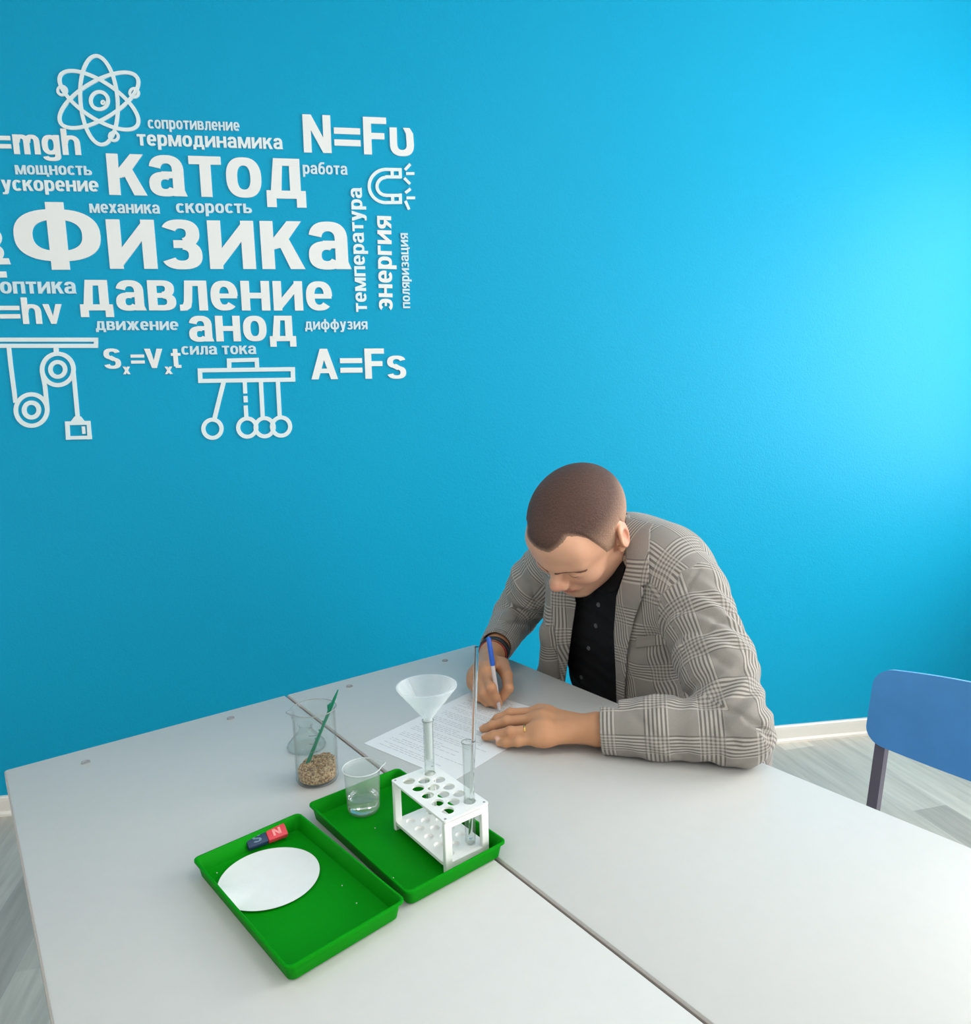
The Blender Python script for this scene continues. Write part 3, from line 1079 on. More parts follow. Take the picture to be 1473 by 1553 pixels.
RZ_ = DESK_Z + TRAY_H
t1 = make_tray('plastic_tray', [at_z(293, 1300, RZ_), at_z(458, 1230, RZ_), at_z(611, 1366, RZ_), at_z(433, 1473, RZ_)],
               'green plastic tray holding the white filter paper disc and the magnet')
t2 = make_tray('plastic_tray', [at_z(471, 1216, RZ_), at_z(608, 1162, RZ_), at_z(765, 1277, RZ_), at_z(613, 1358, RZ_)],
               'green plastic tray under the white test tube rack and small water beaker')
TRAY_Z = DESK_Z + .0022

# filter paper disc
fa_, fb_, fc_ = at_z(332, 1338, TRAY_Z + .004), at_z(485, 1310, TRAY_Z + .004), at_z(408, 1279, TRAY_Z + .004)
fcen = at_z(408.5, 1328.5, TRAY_Z + .004)
bm = bmesh.new()
RF = .0605
vs = lathe(bm, [(0, 0), (RF * .6, .0002), (RF, .0009), (RF, .0013), (RF * .6, .0006), (0, .0004)], 72)
for v in vs:                                            # the edge over the tray's side curls up a little
    a = math.atan2(v.co.y, v.co.x)
    rr = math.hypot(v.co.x, v.co.y) / RF
    v.co.z += .0004 * rr * (1 + math.sin(3 * a)) / 2
    q = np.array([v.co.x, v.co.y, 0]) + fcen - t1[1]
    over = -(q @ t1[2]) - (t1[4] / 2 - .0105)
    if over > 0:
        v.co.x += t1[2][0] * over * .80
        v.co.y += t1[2][1] * over * .80
        v.co.z += over * .95
o = from_bm('filter_paper', bm, MAT['filter'], None, (fcen[0], fcen[1], TRAY_Z + .0012), smooth=60)
tag(o, 'round white filter paper lying in the green tray', 'filter paper')

# bar magnet, red and navy halves with worn letters
p_a, p_b = at_z(373, 1279, TRAY_Z + .011), at_z(433, 1257, TRAY_Z + .011)
md = p_b - p_a
ml = np.linalg.norm(md)
me_ = empty('bar_magnet', ((p_a + p_b) / 2 * [1, 1, 0] + [0, 0, TRAY_Z + .0015]), math.atan2(md[1], md[0]),
            label='small red and navy bar magnet lying in the green tray beside the paper disc', cat='magnet')
me_.rotation_euler.x = math.radians(28)
me_.location.z += .0052
for nm, x0, x1, mt in (('south_half', -ml / 2, 0, 'navy'), ('north_half', 0, ml / 2, 'red')):
    bm = bmesh.new()
    box(bm, (x0, -.0088, 0), (x1, .0088, .009), .0018, 2)
    hlf = from_bm(nm, bm, MAT[mt], me_, smooth=40)
    bm = bmesh.new()
    g = GL['S' if nm[0] == 's' else 'N']
    cx = (x0 + x1) / 2
    for p in g[1]:
        prism(bm, [(cx + (x / g[0] - .5) * .011, (y / 1.34 - .5) * .010) for x, y in p], .0088, .0094)
    from_bm('pole_letter', bm, MAT['emboss_b' if nm[0] == 's' else 'emboss_r'], hlf)

# ------------------------------------------------------------------ glassware
bigb = at_z(482, 1182, DESK_Z)


def open_vessel(R, Hh, wall, base, lip, spout=True, n=64, rtop=None, zs=14):
    """beaker with a pouring lip; returns a bmesh"""
    bm = bmesh.new()
    rt = rtop or R
    rc = .006
    prof = [(0, .0006), (R - rc, 0), (R - rc * .3, rc * .3), (R, rc)]
    for i in range(1, zs):
        t = i / zs
        prof.append((R + (rt - R) * t, rc + (Hh - rc - .006) * t))
    prof += [(rt, Hh - .006), (rt + lip * .4, Hh - .002), (rt + lip, Hh), (rt + lip * .6, Hh + .0008), (rt - wall * .3, Hh - .001), (rt - wall, Hh - .006)]
    for i in range(zs - 1, 0, -1):
        t = i / zs
        prof.append((R + (rt - R) * t - wall, rc + (Hh - rc - .006) * t))
    prof += [(R - wall - .001, rc), (R - rc, base), (0, base)]
    vs = lathe(bm, prof, n)
    if spout:
        for v in vs:
            if v.co.z > Hh * .86:
                a = math.atan2(v.co.y, v.co.x)
                k = math.exp(-(a / .20) ** 2) * ((v.co.z - Hh * .86) / (Hh * .14)) ** 2
                r = math.hypot(v.co.x, v.co.y)
                v.co.x += .007 * k * math.cos(a)
                v.co.y += .007 * k * math.sin(a)
                v.co.z += .0015 * k
    return bm




def rim_ring(e, R, z, r, mat, spout=True):
    """thickened lip of a vessel, following its spout"""
    bm = bmesh.new()
    pts = []
    for i in range(72):
        a = 2 * PI * i / 72
        b = (a + PI) % (2 * PI) - PI
        k = math.exp(-(b / .20) ** 2) if spout else 0
        pts.append(((R + .007 * k) * math.cos(a), (R + .007 * k) * math.sin(a), z + .0015 * k))
    tube(bm, pts, r, 8, closed=True)
    return from_bm('rim', bm, MAT[mat], e, smooth=180)


BB_R, BB_H = .0325, .118
e = empty('glass_beaker', bigb, math.radians(200), label='tall clear glass beaker holding brown grain and a green stick', cat='beaker')
from_bm('body', open_vessel(BB_R, BB_H, .0016, .0025, .0028), MAT['glass'], e, smooth=60)
rim_ring(e, BB_R + .0022, BB_H, .0009, 'rim')
bm = bmesh.new()
ca = math.radians(60)
for i in range(6):                                      # printed scale on the glass
    z = .035 + i * .013
    for j in range(4 if i % 2 else 7):
        a = ca + j * .055
        p = [(math.cos(a + k) * (BB_R + .0002), math.sin(a + k) * (BB_R + .0002)) for k in (0, .05)]
        q = [bm.verts.new((p[0][0], p[0][1], z)), bm.verts.new((p[1][0], p[1][1], z)), bm.verts.new((p[1][0], p[1][1], z + .0009)), bm.verts.new((p[0][0], p[0][1], z + .0009))]
        bm.faces.new(q)
from_bm('graduation_marks', bm, MAT['mark'], e)
# the grain: sloping heap, with loose flakes on top
bm = bmesh.new()
RG = BB_R - .0034
gr_rows = []
n = 48
tilt = np.array([math.cos(math.radians(25 - 200)), math.sin(math.radians(25 - 200))])


def grain_top(x, y):
    return .026 + .20 * (x * tilt[0] + y * tilt[1]) + .0018 * math.sin(x * 420) * math.cos(y * 380)


prof = [(0, .0035), (RG - .004, .0035), (RG, .007)]
rings = []
for r, z in prof:
    rings.append([bm.verts.new((0, 0, z))] if r == 0 else [bm.verts.new((r * math.cos(2 * PI * i / n), r * math.sin(2 * PI * i / n), z)) for i in range(n)])
for r in (RG, RG * .8, RG * .6, RG * .4, RG * .2):
    rings.append([bm.verts.new((r * math.cos(2 * PI * i / n), r * math.sin(2 * PI * i / n), grain_top(r * math.cos(2 * PI * i / n), r * math.sin(2 * PI * i / n)))) for i in range(n)])
rings.append([bm.verts.new((0, 0, grain_top(0, 0)))])
for a, b in zip(rings, rings[1:]):
    for i in range(n):
        j = (i + 1) % n
        if len(a) == 1:
            bm.faces.new((a[0], b[j], b[i]))
        elif len(b) == 1:
            bm.faces.new((a[i], a[j], b[0]))
        else:
            bm.faces.new((a[i], a[j], b[j], b[i]))
for k in range(900):                                    # flakes on the heap and against the glass
    if k % 2:
        r, a = RG * math.sqrt(random.random()) * .88, random.random() * 2 * PI
        x, y = r * math.cos(a), r * math.sin(a)
        z = grain_top(x, y) + .0004
    else:
        a = random.random() * 2 * PI
        x, y = (RG - .0014) * math.cos(a), (RG - .0014) * math.sin(a)
        z = .0095 + random.random() * max(.002, grain_top(x, y) - .0095)
    L_, w_ = random.uniform(.0013, .0024), random.uniform(.0005, .0009)
    Mf = Matrix.Translation((x, y, z)) @ Matrix.Rotation(random.random() * PI if k % 2 else a + PI / 2, 4, 'Z') @ Matrix.Rotation(random.uniform(-.9, .9), 4, 'Y')
    vs = [bm.verts.new(Mf @ Vector(p)) for p in ((L_, 0, 0), (0, w_, 0), (-L_, 0, 0), (0, -w_, 0), (0, 0, w_ * .7), (0, 0, -w_ * .7))]
    for i in range(4):
        bm.faces.new((vs[i], vs[(i + 1) % 4], vs[4]))
        bm.faces.new((vs[(i + 1) % 4], vs[i], vs[5]))
o = from_bm('grain', bm, MAT['grain'], None, bigb, rot=(0, 0, math.radians(200)))
tag(o, 'heap of brown grain husks in the bottom of the glass beaker', 'grain', kind='stuff')

# green stick leaning in the beaker
pa = at(513, 1045, 0)
base_pt = at_z(467.5, 1155, DESK_Z + .026)
dep = ray(513, 1046)
best, bt = None, None
for t in np.linspace(.9, 1.5, 300):                     # the stick's upper end: along this view line, leaning over the rim
    P = O + dep * t
    L_ = np.linalg.norm(P - base_pt)
    if best is None or abs(L_ - .158) < best:
        best, bt = abs(L_ - .158), t
rimp = None
top_pt = None
cands = []
for t in np.linspace(.9, 1.5, 400):
    P = O + dep * t
    # passes the rim height at the beaker's inner wall
    s = (DESK_Z + BB_H - base_pt[2]) / (P[2] - base_pt[2])
    Q = base_pt + (P - base_pt) * s
    rr = np.linalg.norm((Q - bigb)[:2])
    cands.append((abs(rr - (BB_R - .006)), t, P))
top_pt = min(cands, key=lambda c: c[0])[2]
stick_dir = (top_pt - base_pt)
sl = np.linalg.norm(stick_dir)
stick_dir /= sl
bm = bmesh.new()
m_ = 12
pts = [base_pt - stick_dir * .012 + stick_dir * (sl + .012) * i / m_ for i in range(m_ + 1)]
tube(bm, pts, [.0024, .0031, .0031, .003, .0027, .0025, .0024, .0024, .0026, .0030, .0027, .0021, .0009], 10)
side = np.cross(stick_dir, ray(490, 1100))
side /= np.linalg.norm(side)
for i, z in enumerate((.30, .42, .54)):                 # little barbs along the stick
    p = base_pt + stick_dir * sl * z
    tube(bm, [p + side * .001, p + side * .0042 + stick_dir * .003], [.0016, .0006], 6)
p = base_pt + stick_dir * sl * .74
tube(bm, [p + side * .001 - stick_dir * .006, p + side * .0040 + stick_dir * .004, p + side * .001 + stick_dir * .012], [.001, .0028, .001], 8)
o = from_bm('stirring_stick', bm, MAT['spatula'], None, smooth=60)
tag(o, 'thin dark green plastic stick leaning in the beaker of grain', 'stick')

# small conical flask behind the beaker
fl = at_z(466, 1146, DESK_Z)
view = fl[:2] / np.linalg.norm(fl[:2])
fl[:2] += view * .030
e = empty('conical_flask', fl, label='short clear conical glass flask half hidden behind the grain beaker', cat='flask')
bm = bmesh.new()
FS = (.86, .60)
prof = [(0, .001), (.032, 0), (.0375, .003), (.0385, .008), (.036, .016), (.026, .034), (.016, .050), (.0125, .058), (.0125, .068), (.0150, .0705),
        (.0148, .0715), (.0115, .070), (.0110, .058), (.0145, .0495), (.0245, .034), (.0345, .016), (.0370, .008), (.036, .0045), (.031, .002), (0, .002)]
lathe(bm, [(r_ * FS[0], z_ * FS[1]) for r_, z_ in prof], 56)
from_bm('body', bm, MAT['glass'], e, smooth=60)

# small plastic beaker with water, on the tray
sb = at_z(552, 1229, TRAY_Z)
SB_R, SB_H = .0243, .066
e = empty('plastic_beaker', (sb[0], sb[1], TRAY_Z), math.radians(10), label='small cloudy plastic beaker half full of water on the green tray', cat='beaker')
from_bm('body', open_vessel(SB_R * .94, SB_H, .0012, .0016, .0026, rtop=SB_R * 1.05), MAT['cup'], e, smooth=60)
rim_ring(e, SB_R * 1.05 + .0020, SB_H, .0009, 'rim_white')
bm = bmesh.new()
lathe(bm, [(0, .0019), (SB_R * .94 - .0065, .0019), (SB_R * .94 - .0018, .0062), (SB_R * .97 - .0014, .0235), (SB_R * .97 - .0022, .0230), (0, .0228)], 56)
o = from_bm('water', bm, MAT['water'], None, (sb[0], sb[1], TRAY_Z), smooth=40)
tag(o, 'clear water in the bottom of the small plastic beaker', 'water', kind='stuff')

# ------------------------------------------------------------------ test tube rack
TZ = 0.0


def fit_rack():
    """rack axes from the screw marks on its top plate"""
    z = TRAY_Z + RACK_H
    a = at_z(604.5, 1181.5, z)      # back-left screw
    b = at_z(680.5, 1239.7, z)      # front screw
    c_ = at_z(738, 1213.5, z)       # right screw
    return a, b, c_


RACK_H = 0.0715
ra_, rb_, rc_ = fit_rack()
long_v, short_v = rb_ - ra_, rc_ - rb_
RL, RS = np.linalg.norm(long_v), np.linalg.norm(short_v)
lu = long_v / RL
su = short_v - lu * (short_v @ lu)
RS = np.linalg.norm(su)
su /= RS
rack_o = ra_ * [1, 1, 0] + np.array([0, 0, TRAY_Z]) - t2[2] * .0050
e_rack = empty('test_tube_rack', rack_o)
e_rack.matrix_basis = Matrix(((su[0], lu[0], 0, rack_o[0]), (su[1], lu[1], 0, rack_o[1]), (0, 0, 1, rack_o[2]), (0, 0, 0, 1)))
if e_rack.matrix_basis.to_3x3().determinant() < 0:      # x along the long side instead
    e_rack.matrix_basis = Matrix(((lu[0], su[0], 0, rack_o[0]), (lu[1], su[1], 0, rack_o[1]), (0, 0, 1, rack_o[2]), (0, 0, 0, 1)))
    RX, RY = RL, RS
    LONG_X = True
else:
    RX, RY = RS, RL
    LONG_X = False
tag(e_rack, 'white plastic test tube rack standing on the green tray', 'test tube rack')
MR = .0045                                              # plate margin around the screw marks


def rl(a, b):
    """(along the long side, across) -> local xy"""
    return (a, b) if LONG_X else (b, a)


holes = []
for k in range(5):
    holes.append((RL * (.115 + k * .1925), RS * .22))
    holes.append((RL * (.115 + k * .1925), RS * .78))
for k in range(4):
    holes.append((RL * (.211 + k * .1925), RS * .5))
HOLE_R = .0082


def plate_with_holes(z0, z1, hs, r, x0, x1, y0, y1, depth=None):
    """flat plate with round holes (through, or blind cups of given depth), triangulated around them"""
    bm = bmesh.new()
    n = 24
    nx, ny = 6, 4
    top_edges, hole_top = [], []
    pts = []
    outer = [(x0, y0), (x1, y0), (x1, y1), (x0, y1)]
    rc = .003
    op = []
    for (sx, sy), a0 in (((x1 - rc, y1 - rc), 0), ((x0 + rc, y1 - rc), 90), ((x0 + rc, y0 + rc), 180), ((x1 - rc, y0 + rc), 270)):
        for i in range(5):
            a = math.radians(a0 + 90 * i / 4)
            op.append((sx + rc * math.cos(a), sy + rc * math.sin(a)))

    def layer(z, flip):
        vs = [bm.verts.new((*rl(*p), z)) for p in op]
        es = [bm.edges.new((vs[i], vs[(i + 1) % len(vs)])) for i in range(len(vs))]
        hv = []
        for hx, hy in hs:
            h = [bm.verts.new((*rl(hx + r * math.cos(2 * PI * i / n), hy + r * math.sin(2 * PI * i / n)), z)) for i in range(n)]
            es += [bm.edges.new((h[i], h[(i + 1) % n])) for i in range(n)]
            hv.append(h)
        bmesh.ops.triangle_fill(bm, use_beauty=True, edges=es)
        return vs, hv
    vt, ht = layer(z1, False)
    if depth is None:
        vb, hb = layer(z0, True)
        for a, b in zip(ht, hb):
            for i in range(n):
                bm.faces.new((a[i], a[(i + 1) % n], b[(i + 1) % n], b[i]))
    else:
        vb = [bm.verts.new((*rl(*p), z0)) for p in op]
        bm.faces.new(vb)
        for (hx, hy), a in zip(hs, ht):
            b = [bm.verts.new((*rl(hx + r * .75 * math.cos(2 * PI * i / n), hy + r * .75 * math.sin(2 * PI * i / n)), z1 - depth)) for i in range(n)]
            for i in range(n):
                bm.faces.new((a[i], a[(i + 1) % n], b[(i + 1) % n], b[i]))
            bm.faces.new(b)
    for i in range(len(vt)):
        j = (i + 1) % len(vt)
        bm.faces.new((vt[i], vt[j], vb[j], vb[i]))
    return bm


PX0, PX1, PY0, PY1 = -MR, RL + MR, -MR, RS + MR
from_bm('top_plate', plate_with_holes(RACK_H - .0028, RACK_H, holes, HOLE_R, PX0, PX1, PY0, PY1), MAT['rack'], e_rack)
from_bm('bottom_plate', plate_with_holes(.0095, .0135, holes, HOLE_R * .8, PX0 + .0072, PX1 - .0072, PY0 + .001, PY1 - .001, .0025), MAT['rack'], e_rack)
for a, nm in ((PX0 + .001, 'end_frame'), (PX1 - .007, 'end_frame')):
    bm = bmesh.new()
    for b0, b1 in ((PY0 + .0005, PY0 + .0115), (PY1 - .0115, PY1 - .0005)):
        lo, hi = rl(a, b0), rl(a + .006, b1)
        box(bm, (lo[0], lo[1], 0), (hi[0], hi[1], RACK_H - .004), .0012, 2)
    lo, hi = rl(a, PY0 + .0105), rl(a + .006, PY1 - .0105)
    box(bm, (lo[0], lo[1], RACK_H - .012), (hi[0], hi[1], RACK_H - .004))
    box(bm, (lo[0], lo[1], .006), (hi[0], hi[1], .0135))
    from_bm(nm, bm, MAT['rack'], e_rack)
for a in (0, RL):
    for b in (0, RS):
        bm = bmesh.new()
        lathe(bm, [(0, .0006), (.0009, .0006), (.0016, .0002), (.0018, 0)], 14)
        q = rl(a, b)
        from_bm('screw', bm, MAT['cap'], e_rack, (q[0], q[1], RACK_H), smooth=40)
bpy.context.view_layer.update()


def hole_world(i):
    h = holes[i]
    q = rl(*h)
    return np.array(e_rack.matrix_basis @ Vector((q[0], q[1], 0)))


# back row, far column (index 1) carries the tube with the funnel; index 9 the tube with the rod
H_F, H_R = hole_world(1), hole_world(9)
TUBE_R = .0069


def make_tube(name, p, length, label):
    e = empty(name, (p[0], p[1], TRAY_Z + .0115), label=label, cat='test tube')
    bm = bmesh.new()
    prof = []
    R_ = TUBE_R
    for i in range(9):
        a = PI / 2 * i / 8
        prof.append((R_ * math.sin(a), R_ - R_ * math.cos(a)))
    prof += [(R_, length * .3), (R_, length * .6), (R_, length - .003), (R_ + .0013, length - .001), (R_ + .0013, length), (R_ - .0006, length), (R_ - .0010, length - .003)]
    prof += [(R_ - .001, length * .6), (R_ - .001, length * .3)]
    for i in range(8, -1, -1):
        a = PI / 2 * i / 8
        prof.append(((R_ - .001) * math.sin(a), R_ - (R_ - .001) * math.cos(a)))
    lathe(bm, prof, 36)
    from_bm('body', bm, MAT['tube'], e, smooth=60)
    rim_ring(e, R_ + .0009, length - .0003, .0006, 'rim', False)
    return e


def top_height(px, py, p):
    """height of a vertical line over p that shows at pixel row py"""
    lo, hi = 0.0, .6
    for _ in range(50):
        m = (lo + hi) / 2
        P = CAM_M @ (np.array([p[0], p[1], m + .7]) - O)
        y = CY + F_PX * P[1] / P[2]
        if y > py:
            lo = m
        else:
            hi = m
    return lo + .7


zt = top_height(654, 1092, H_F)
LEN_F = zt - (TRAY_Z + .0115)
make_tube('test_tube', H_F, LEN_F, 'clear test tube in the rack carrying the white funnel')
zr = top_height(718, 1125, H_R)
LEN_R = zr - (TRAY_Z + .0115)
make_tube('test_tube', H_R, LEN_R, 'clear test tube in the rack with a glass rod standing in it')

# funnel: cone and stem
zc = top_height(654, 1040, H_F)
e = empty('funnel', (H_F[0], H_F[1], zt), label='milky white plastic funnel standing in a test tube of the rack', cat='funnel')
FR = .0412
FH = zc - zt
bm = bmesh.new()
lathe(bm, [(.0060, -.004), (.0064, .003), (FR * .52, FH * .46), (FR - .002, FH - .004), (FR - .0006, FH - .002), (FR, FH - .001), (FR, FH + .0008), (FR - .0022, FH + .001), (FR - .004, FH - .004),
           (FR * .52 - .0018, FH * .46 + .0006), (.0050, .0035), (.0048, -.004)], 64)
from_bm('cone', bm, MAT['funnel'], e, smooth=50)
bm = bmesh.new()
SLEN = zt - top_height(654, 1150, H_F)
lathe(bm, [(.0056, .002), (.0054, -.003), (.0046, -SLEN), (.0036, -SLEN), (.0044, -.003), (.0046, .002)], 32)
from_bm('spout', bm, MAT['stem'], e, smooth=50)
bm = bmesh.new()
for k in range(3):                                      # ribs inside the cone
    a = 2.3 + k * 2 * PI / 3
    tube(bm, [(.010 * math.cos(a), .010 * math.sin(a), FH * .16), ((FR - .006) * math.cos(a), (FR - .006) * math.sin(a), FH - .006)], .0009, 6)
from_bm('rib', bm, MAT['funnel'], e, smooth=60)

# glass rod in the second tube
rb0 = np.array([H_R[0], H_R[1], TRAY_Z + .0205])
rd = ray(723, 981)
# top end: lean so that it touches the rim on its far side
best = min(((abs(np.linalg.norm((rb0 + (O + rd * t - rb0) * ((zr - rb0[2]) / ((O + rd * t)[2] - rb0[2])) - np.array([H_R[0], H_R[1], zr]))[:2]) - .0024), t) for t in np.linspace(.8, 1.3, 600)), key=lambda q: q[0])
rt0 = O + rd * best[1]
bm = bmesh.new()
tube(bm, [rb0 + (rt0 - rb0) * i / 10 for i in range(11)], .0027, 16)
o = from_bm('glass_rod', bm, MAT['rod'], None, smooth=50)
tag(o, 'long clear glass rod standing in the test tube by the hand', 'glass rod')

# white specks on the trays
for k, (px, py) in enumerate(((596, 1332), (569, 1256), (345, 1306), (329, 1324), (519, 1343), (541, 1370))):
    p = at_z(px, py, TRAY_Z + .0004)
    bm = bmesh.new()
    bmesh.ops.create_icosphere(bm, subdivisions=1, radius=.0009 if k else .0013)
    for v in bm.verts:
        v.co *= random.uniform(.7, 1.2)
    o = from_bm('crumb', bm, MAT['speck'], None, (p[0], p[1], TRAY_Z + .0006), smooth=180)
    tag(o, 'tiny white crumb on the floor of a green tray', 'crumb', 'crumbs on the green trays')

# ------------------------------------------------------------------ printed sheet
PZ = DESK_Z + .0006
pA = at_z(552, 1127.5, PZ)
pB = at_z(689, 1185, PZ)
us = (pB - pA) / np.linalg.norm(pB - pA)
ul = np.array([-us[1], us[0], 0])
e = empty('printed_sheet', pA)
e.matrix_basis = Matrix(((us[0], ul[0], 0, pA[0]), (us[1], ul[1], 0, pA[1]), (0, 0, 1, DESK_Z), (0, 0, 0, 1)))
tag(e, 'white printed worksheet on the desk under both of the man\'s hands', 'paper')
bm = bmesh.new()
nx, ny = 8, 12
PW, PL = .210, .297
box(bm, (0, 0, .0003), (PW, PL, .0008))
from_bm('sheet', bm, MAT['paper'], e)
bm = bmesh.new()
rows = [(y, .022, random.uniform(.10, .19)) for y in np.arange(.016, .285, .0058)]
for k, (y, x0, xe) in enumerate(rows):
    if k % 9 in (3, 7):
        continue
    x = x0 + (0.02 if k % 5 == 1 else 0)
    while x < xe:
        w = random.uniform(.004, .013)
        h = .0010
        q = [bm.verts.new((a, b, .00092)) for a, b in ((x, y), (min(x + w, .192), y), (min(x + w, .192), y + h), (x, y + h))]
        bm.faces.new(q)
        x += w + random.uniform(.0015, .0035)
from_bm('printed_text', bm, MAT['ink'], e)

# ------------------------------------------------------------------ implicit surfaces for the man
class Prim:
    def __init__(s, c, R, f):
        s.c, s.R, s.f = np.asarray(c, float), R, f


def RC(a, b, ra, rb=None):
    """round cone from a (radius ra) to b (radius rb)"""
    rb = ra if rb is None else rb
    a, b = np.asarray(a, float), np.asarray(b, float)
    ba = b - a
    L2 = max(ba @ ba, 1e-12)

    def f(P):
        pa = P - a
        h = np.clip((pa @ ba) / L2, 0, 1)
        return np.linalg.norm(pa - h[..., None] * ba, axis=-1) - (ra + (rb - ra) * h)
    return Prim((a + b) / 2, math.sqrt(L2) / 2 + max(ra, rb), f)


def SP(c, r):
    c = np.asarray(c, float)
    return Prim(c, r, lambda P: np.linalg.norm(P - c, axis=-1) - r)


def EL(c, rad, R=np.eye(3)):
    c, rad = np.asarray(c, float), np.asarray(rad, float)

    def f(P):
        q = (P - c) @ R
        k0 = np.linalg.norm(q / rad, axis=-1)
        k1 = np.linalg.norm(q / rad ** 2, axis=-1)
        return k0 * (k0 - 1) / np.maximum(k1, 1e-9)
    return Prim(c, rad.max(), f)


def smin(a, b, k):
    if k <= 0:
        return np.minimum(a, b)
    h = np.maximum(k - np.abs(a - b), 0) / k
    return np.minimum(a, b) - h * h * k * .25


def evalops(ops, P, c=None, R=None):
    d = np.full(P.shape[:-1], .5)
    for mode, pr, k in ops:
        if c is not None and np.linalg.norm(pr.c - c) - pr.R - R > k + .035:
            continue
        v = pr.f(P)
        d = smin(d, v, k) if mode == '+' else -smin(-d, v, k)
    return d


def surface_nets(fn, lo, hi, h, B=20):
    """sparse surface nets of fn(P, centre, radius) < 0; returns verts, quads"""
    lo, hi = np.asarray(lo, float), np.asarray(hi, float)
    nb = np.ceil((hi - lo) / (h * B)).astype(int)
    N = nb * B + 1
    idx = np.stack(np.meshgrid(*[np.arange(n) for n in nb], indexing='ij'), -1).reshape(-1, 3)
    cen = lo + (idx + .5) * B * h
    rad = B * h * math.sqrt(3) / 2
    d0 = fn(cen, None, None)
    act = idx[np.abs(d0) < rad * 1.5]
    g = np.arange(B + 1)
    loc = np.stack(np.meshgrid(g, g, g, indexing='ij'), -1)
    corners = np.array([(i, j, k) for i in (0, 1) for j in (0, 1) for k in (0, 1)])
    edges = [(a, b) for a in range(8) for b in range(a + 1, 8) if np.abs(corners[a] - corners[b]).sum() == 1]
    VK, VP, QK = [], [], []

    def key(q):
        return (q[..., 0].astype(np.int64) * N[1] + q[..., 1]) * N[2] + q[..., 2]
    for b in act:
        base = b * B
        P = lo + (base + loc) * h
        F = fn(P, lo + (base + B / 2) * h, rad)
        s = F < 0
        if s.all() or not s.any():
            continue
        cnt = sum(s[i:i + B, j:j + B, k:k + B].astype(np.int8) for i, j, k in corners)
        cells = np.argwhere((cnt > 0) & (cnt < 8))
        if len(cells):
            vals = np.stack([F[cells[:, 0] + i, cells[:, 1] + j, cells[:, 2] + k] for i, j, k in corners], 1)
            acc = np.zeros((len(cells), 3))
            num = np.zeros(len(cells))
            for a, c_ in edges:
                va, vb = vals[:, a], vals[:, c_]
                m = (va < 0) != (vb < 0)
                t = np.where(m, va / np.where(m, va - vb, 1), 0)
                acc += np.where(m[:, None], corners[a] + t[:, None] * (corners[c_] - corners[a]), 0)
                num += m
            VK.append(key(cells + base))
            VP.append(lo + (cells + base + acc / num[:, None]) * h)
        for ax in range(3):
            u, v = (ax + 1) % 3, (ax + 2) % 3
            sl0 = [slice(0, B)] * 3
            sl1 = [slice(0, B)] * 3
            sl1[ax] = slice(1, B + 1)
            m = s[tuple(sl0)] != s[tuple(sl1)]
            e = np.argwhere(m)
            if not len(e):
                continue
            inside = s[e[:, 0], e[:, 1], e[:, 2]]
            e = e + base
            du, dv = np.zeros(3, int), np.zeros(3, int)
            du[u] = 1
            dv[v] = 1
            q = np.stack([key(e - du - dv), key(e - dv), key(e), key(e - du)], 1)
            q[~inside] = q[~inside][:, ::-1]
            QK.append(q)
    VK, VP, QK = np.concatenate(VK), np.concatenate(VP), np.concatenate(QK)
    o = np.argsort(VK)
    VK, VP = VK[o], VP[o]
    ix = np.searchsorted(VK, QK)
    ix = np.clip(ix, 0, len(VK) - 1)
    ok = (VK[ix] == QK).all(1)
    return VP, ix[ok]


def np_mesh(name, V, Q, mat, parent=None, attrs=None):
    me = bpy.data.meshes.new(name)
    me.vertices.add(len(V))
    me.vertices.foreach_set('co', V.astype(np.float32).ravel())
    me.loops.add(len(Q) * 4)
    me.loops.foreach_set('vertex_index', Q.astype(np.int32).ravel())
    me.polygons.add(len(Q))
    me.polygons.foreach_set('loop_start', np.arange(0, len(Q) * 4, 4, dtype=np.int32))
    me.polygons.foreach_set('use_smooth', np.ones(len(Q), bool))
    me.update(calc_edges=True)
    me.validate()
    for k, a in (attrs or {}).items():
        at_ = me.attributes.new(k, 'FLOAT_VECTOR', 'POINT')
        at_.data.foreach_set('vector', a.astype(np.float32).ravel())
    return link(name, me, parent, None, mat)


def unit(v):
    v = np.asarray(v, float)
    return v / np.linalg.norm(v)


def smooth01(x):
    x = np.clip(x, 0, 1)
    return x * x * (3 - 2 * x)
#@@MAN
# ------------------------------------------------------------------ the man: pose
T0 = DESK_Z
LSH = np.array([.553, 1.225, .965])
RSH = np.array([.398, 1.525, 1.005])
LEL = at_z(1116, 1108, T0 + .052)
LWR = at_z(908, 1106, T0 + .036)
RWR = at_z(747, 991, T0 + .048)
REL = np.array([.300, 1.655, .825])
LAX = unit((LSH - RSH) * [1, 1, 0])                      # towards his left
FWD = np.array([LAX[1], -LAX[0], 0])                     # the way he faces
if FWD[0] > 0:
    FWD = -FWD
SPINE = np.array([[.645, 1.470, .575], [.560, 1.449, .72], [.527, 1.422, .87], [.500, 1.394, .985]])
NECK = np.array([.482, 1.402, 1.045])
UPV = unit(SPINE[3] - SPINE[1])
HC = np.array([.3655, 1.3195, 1.0797])                   # head centre and axes: columns left, face, up
HR = np.array([[0.6756, -0.5765, -0.4599], [-0.719, -0.3764, -0.5845], [-0.1638, -0.7254, 0.6686]])
HS = 1.05


def hp(x, y, z):
    return HC + HR @ (np.array([x, y, z]) * HS)


def hRC(a, b, ra, rb=None):
    return RC(hp(*a), hp(*b), ra * HS, (ra if rb is None else rb) * HS)


def hEL(c, rad, rot=None):
    return EL(hp(*c), np.array(rad) * HS, HR if rot is None else HR @ rot)


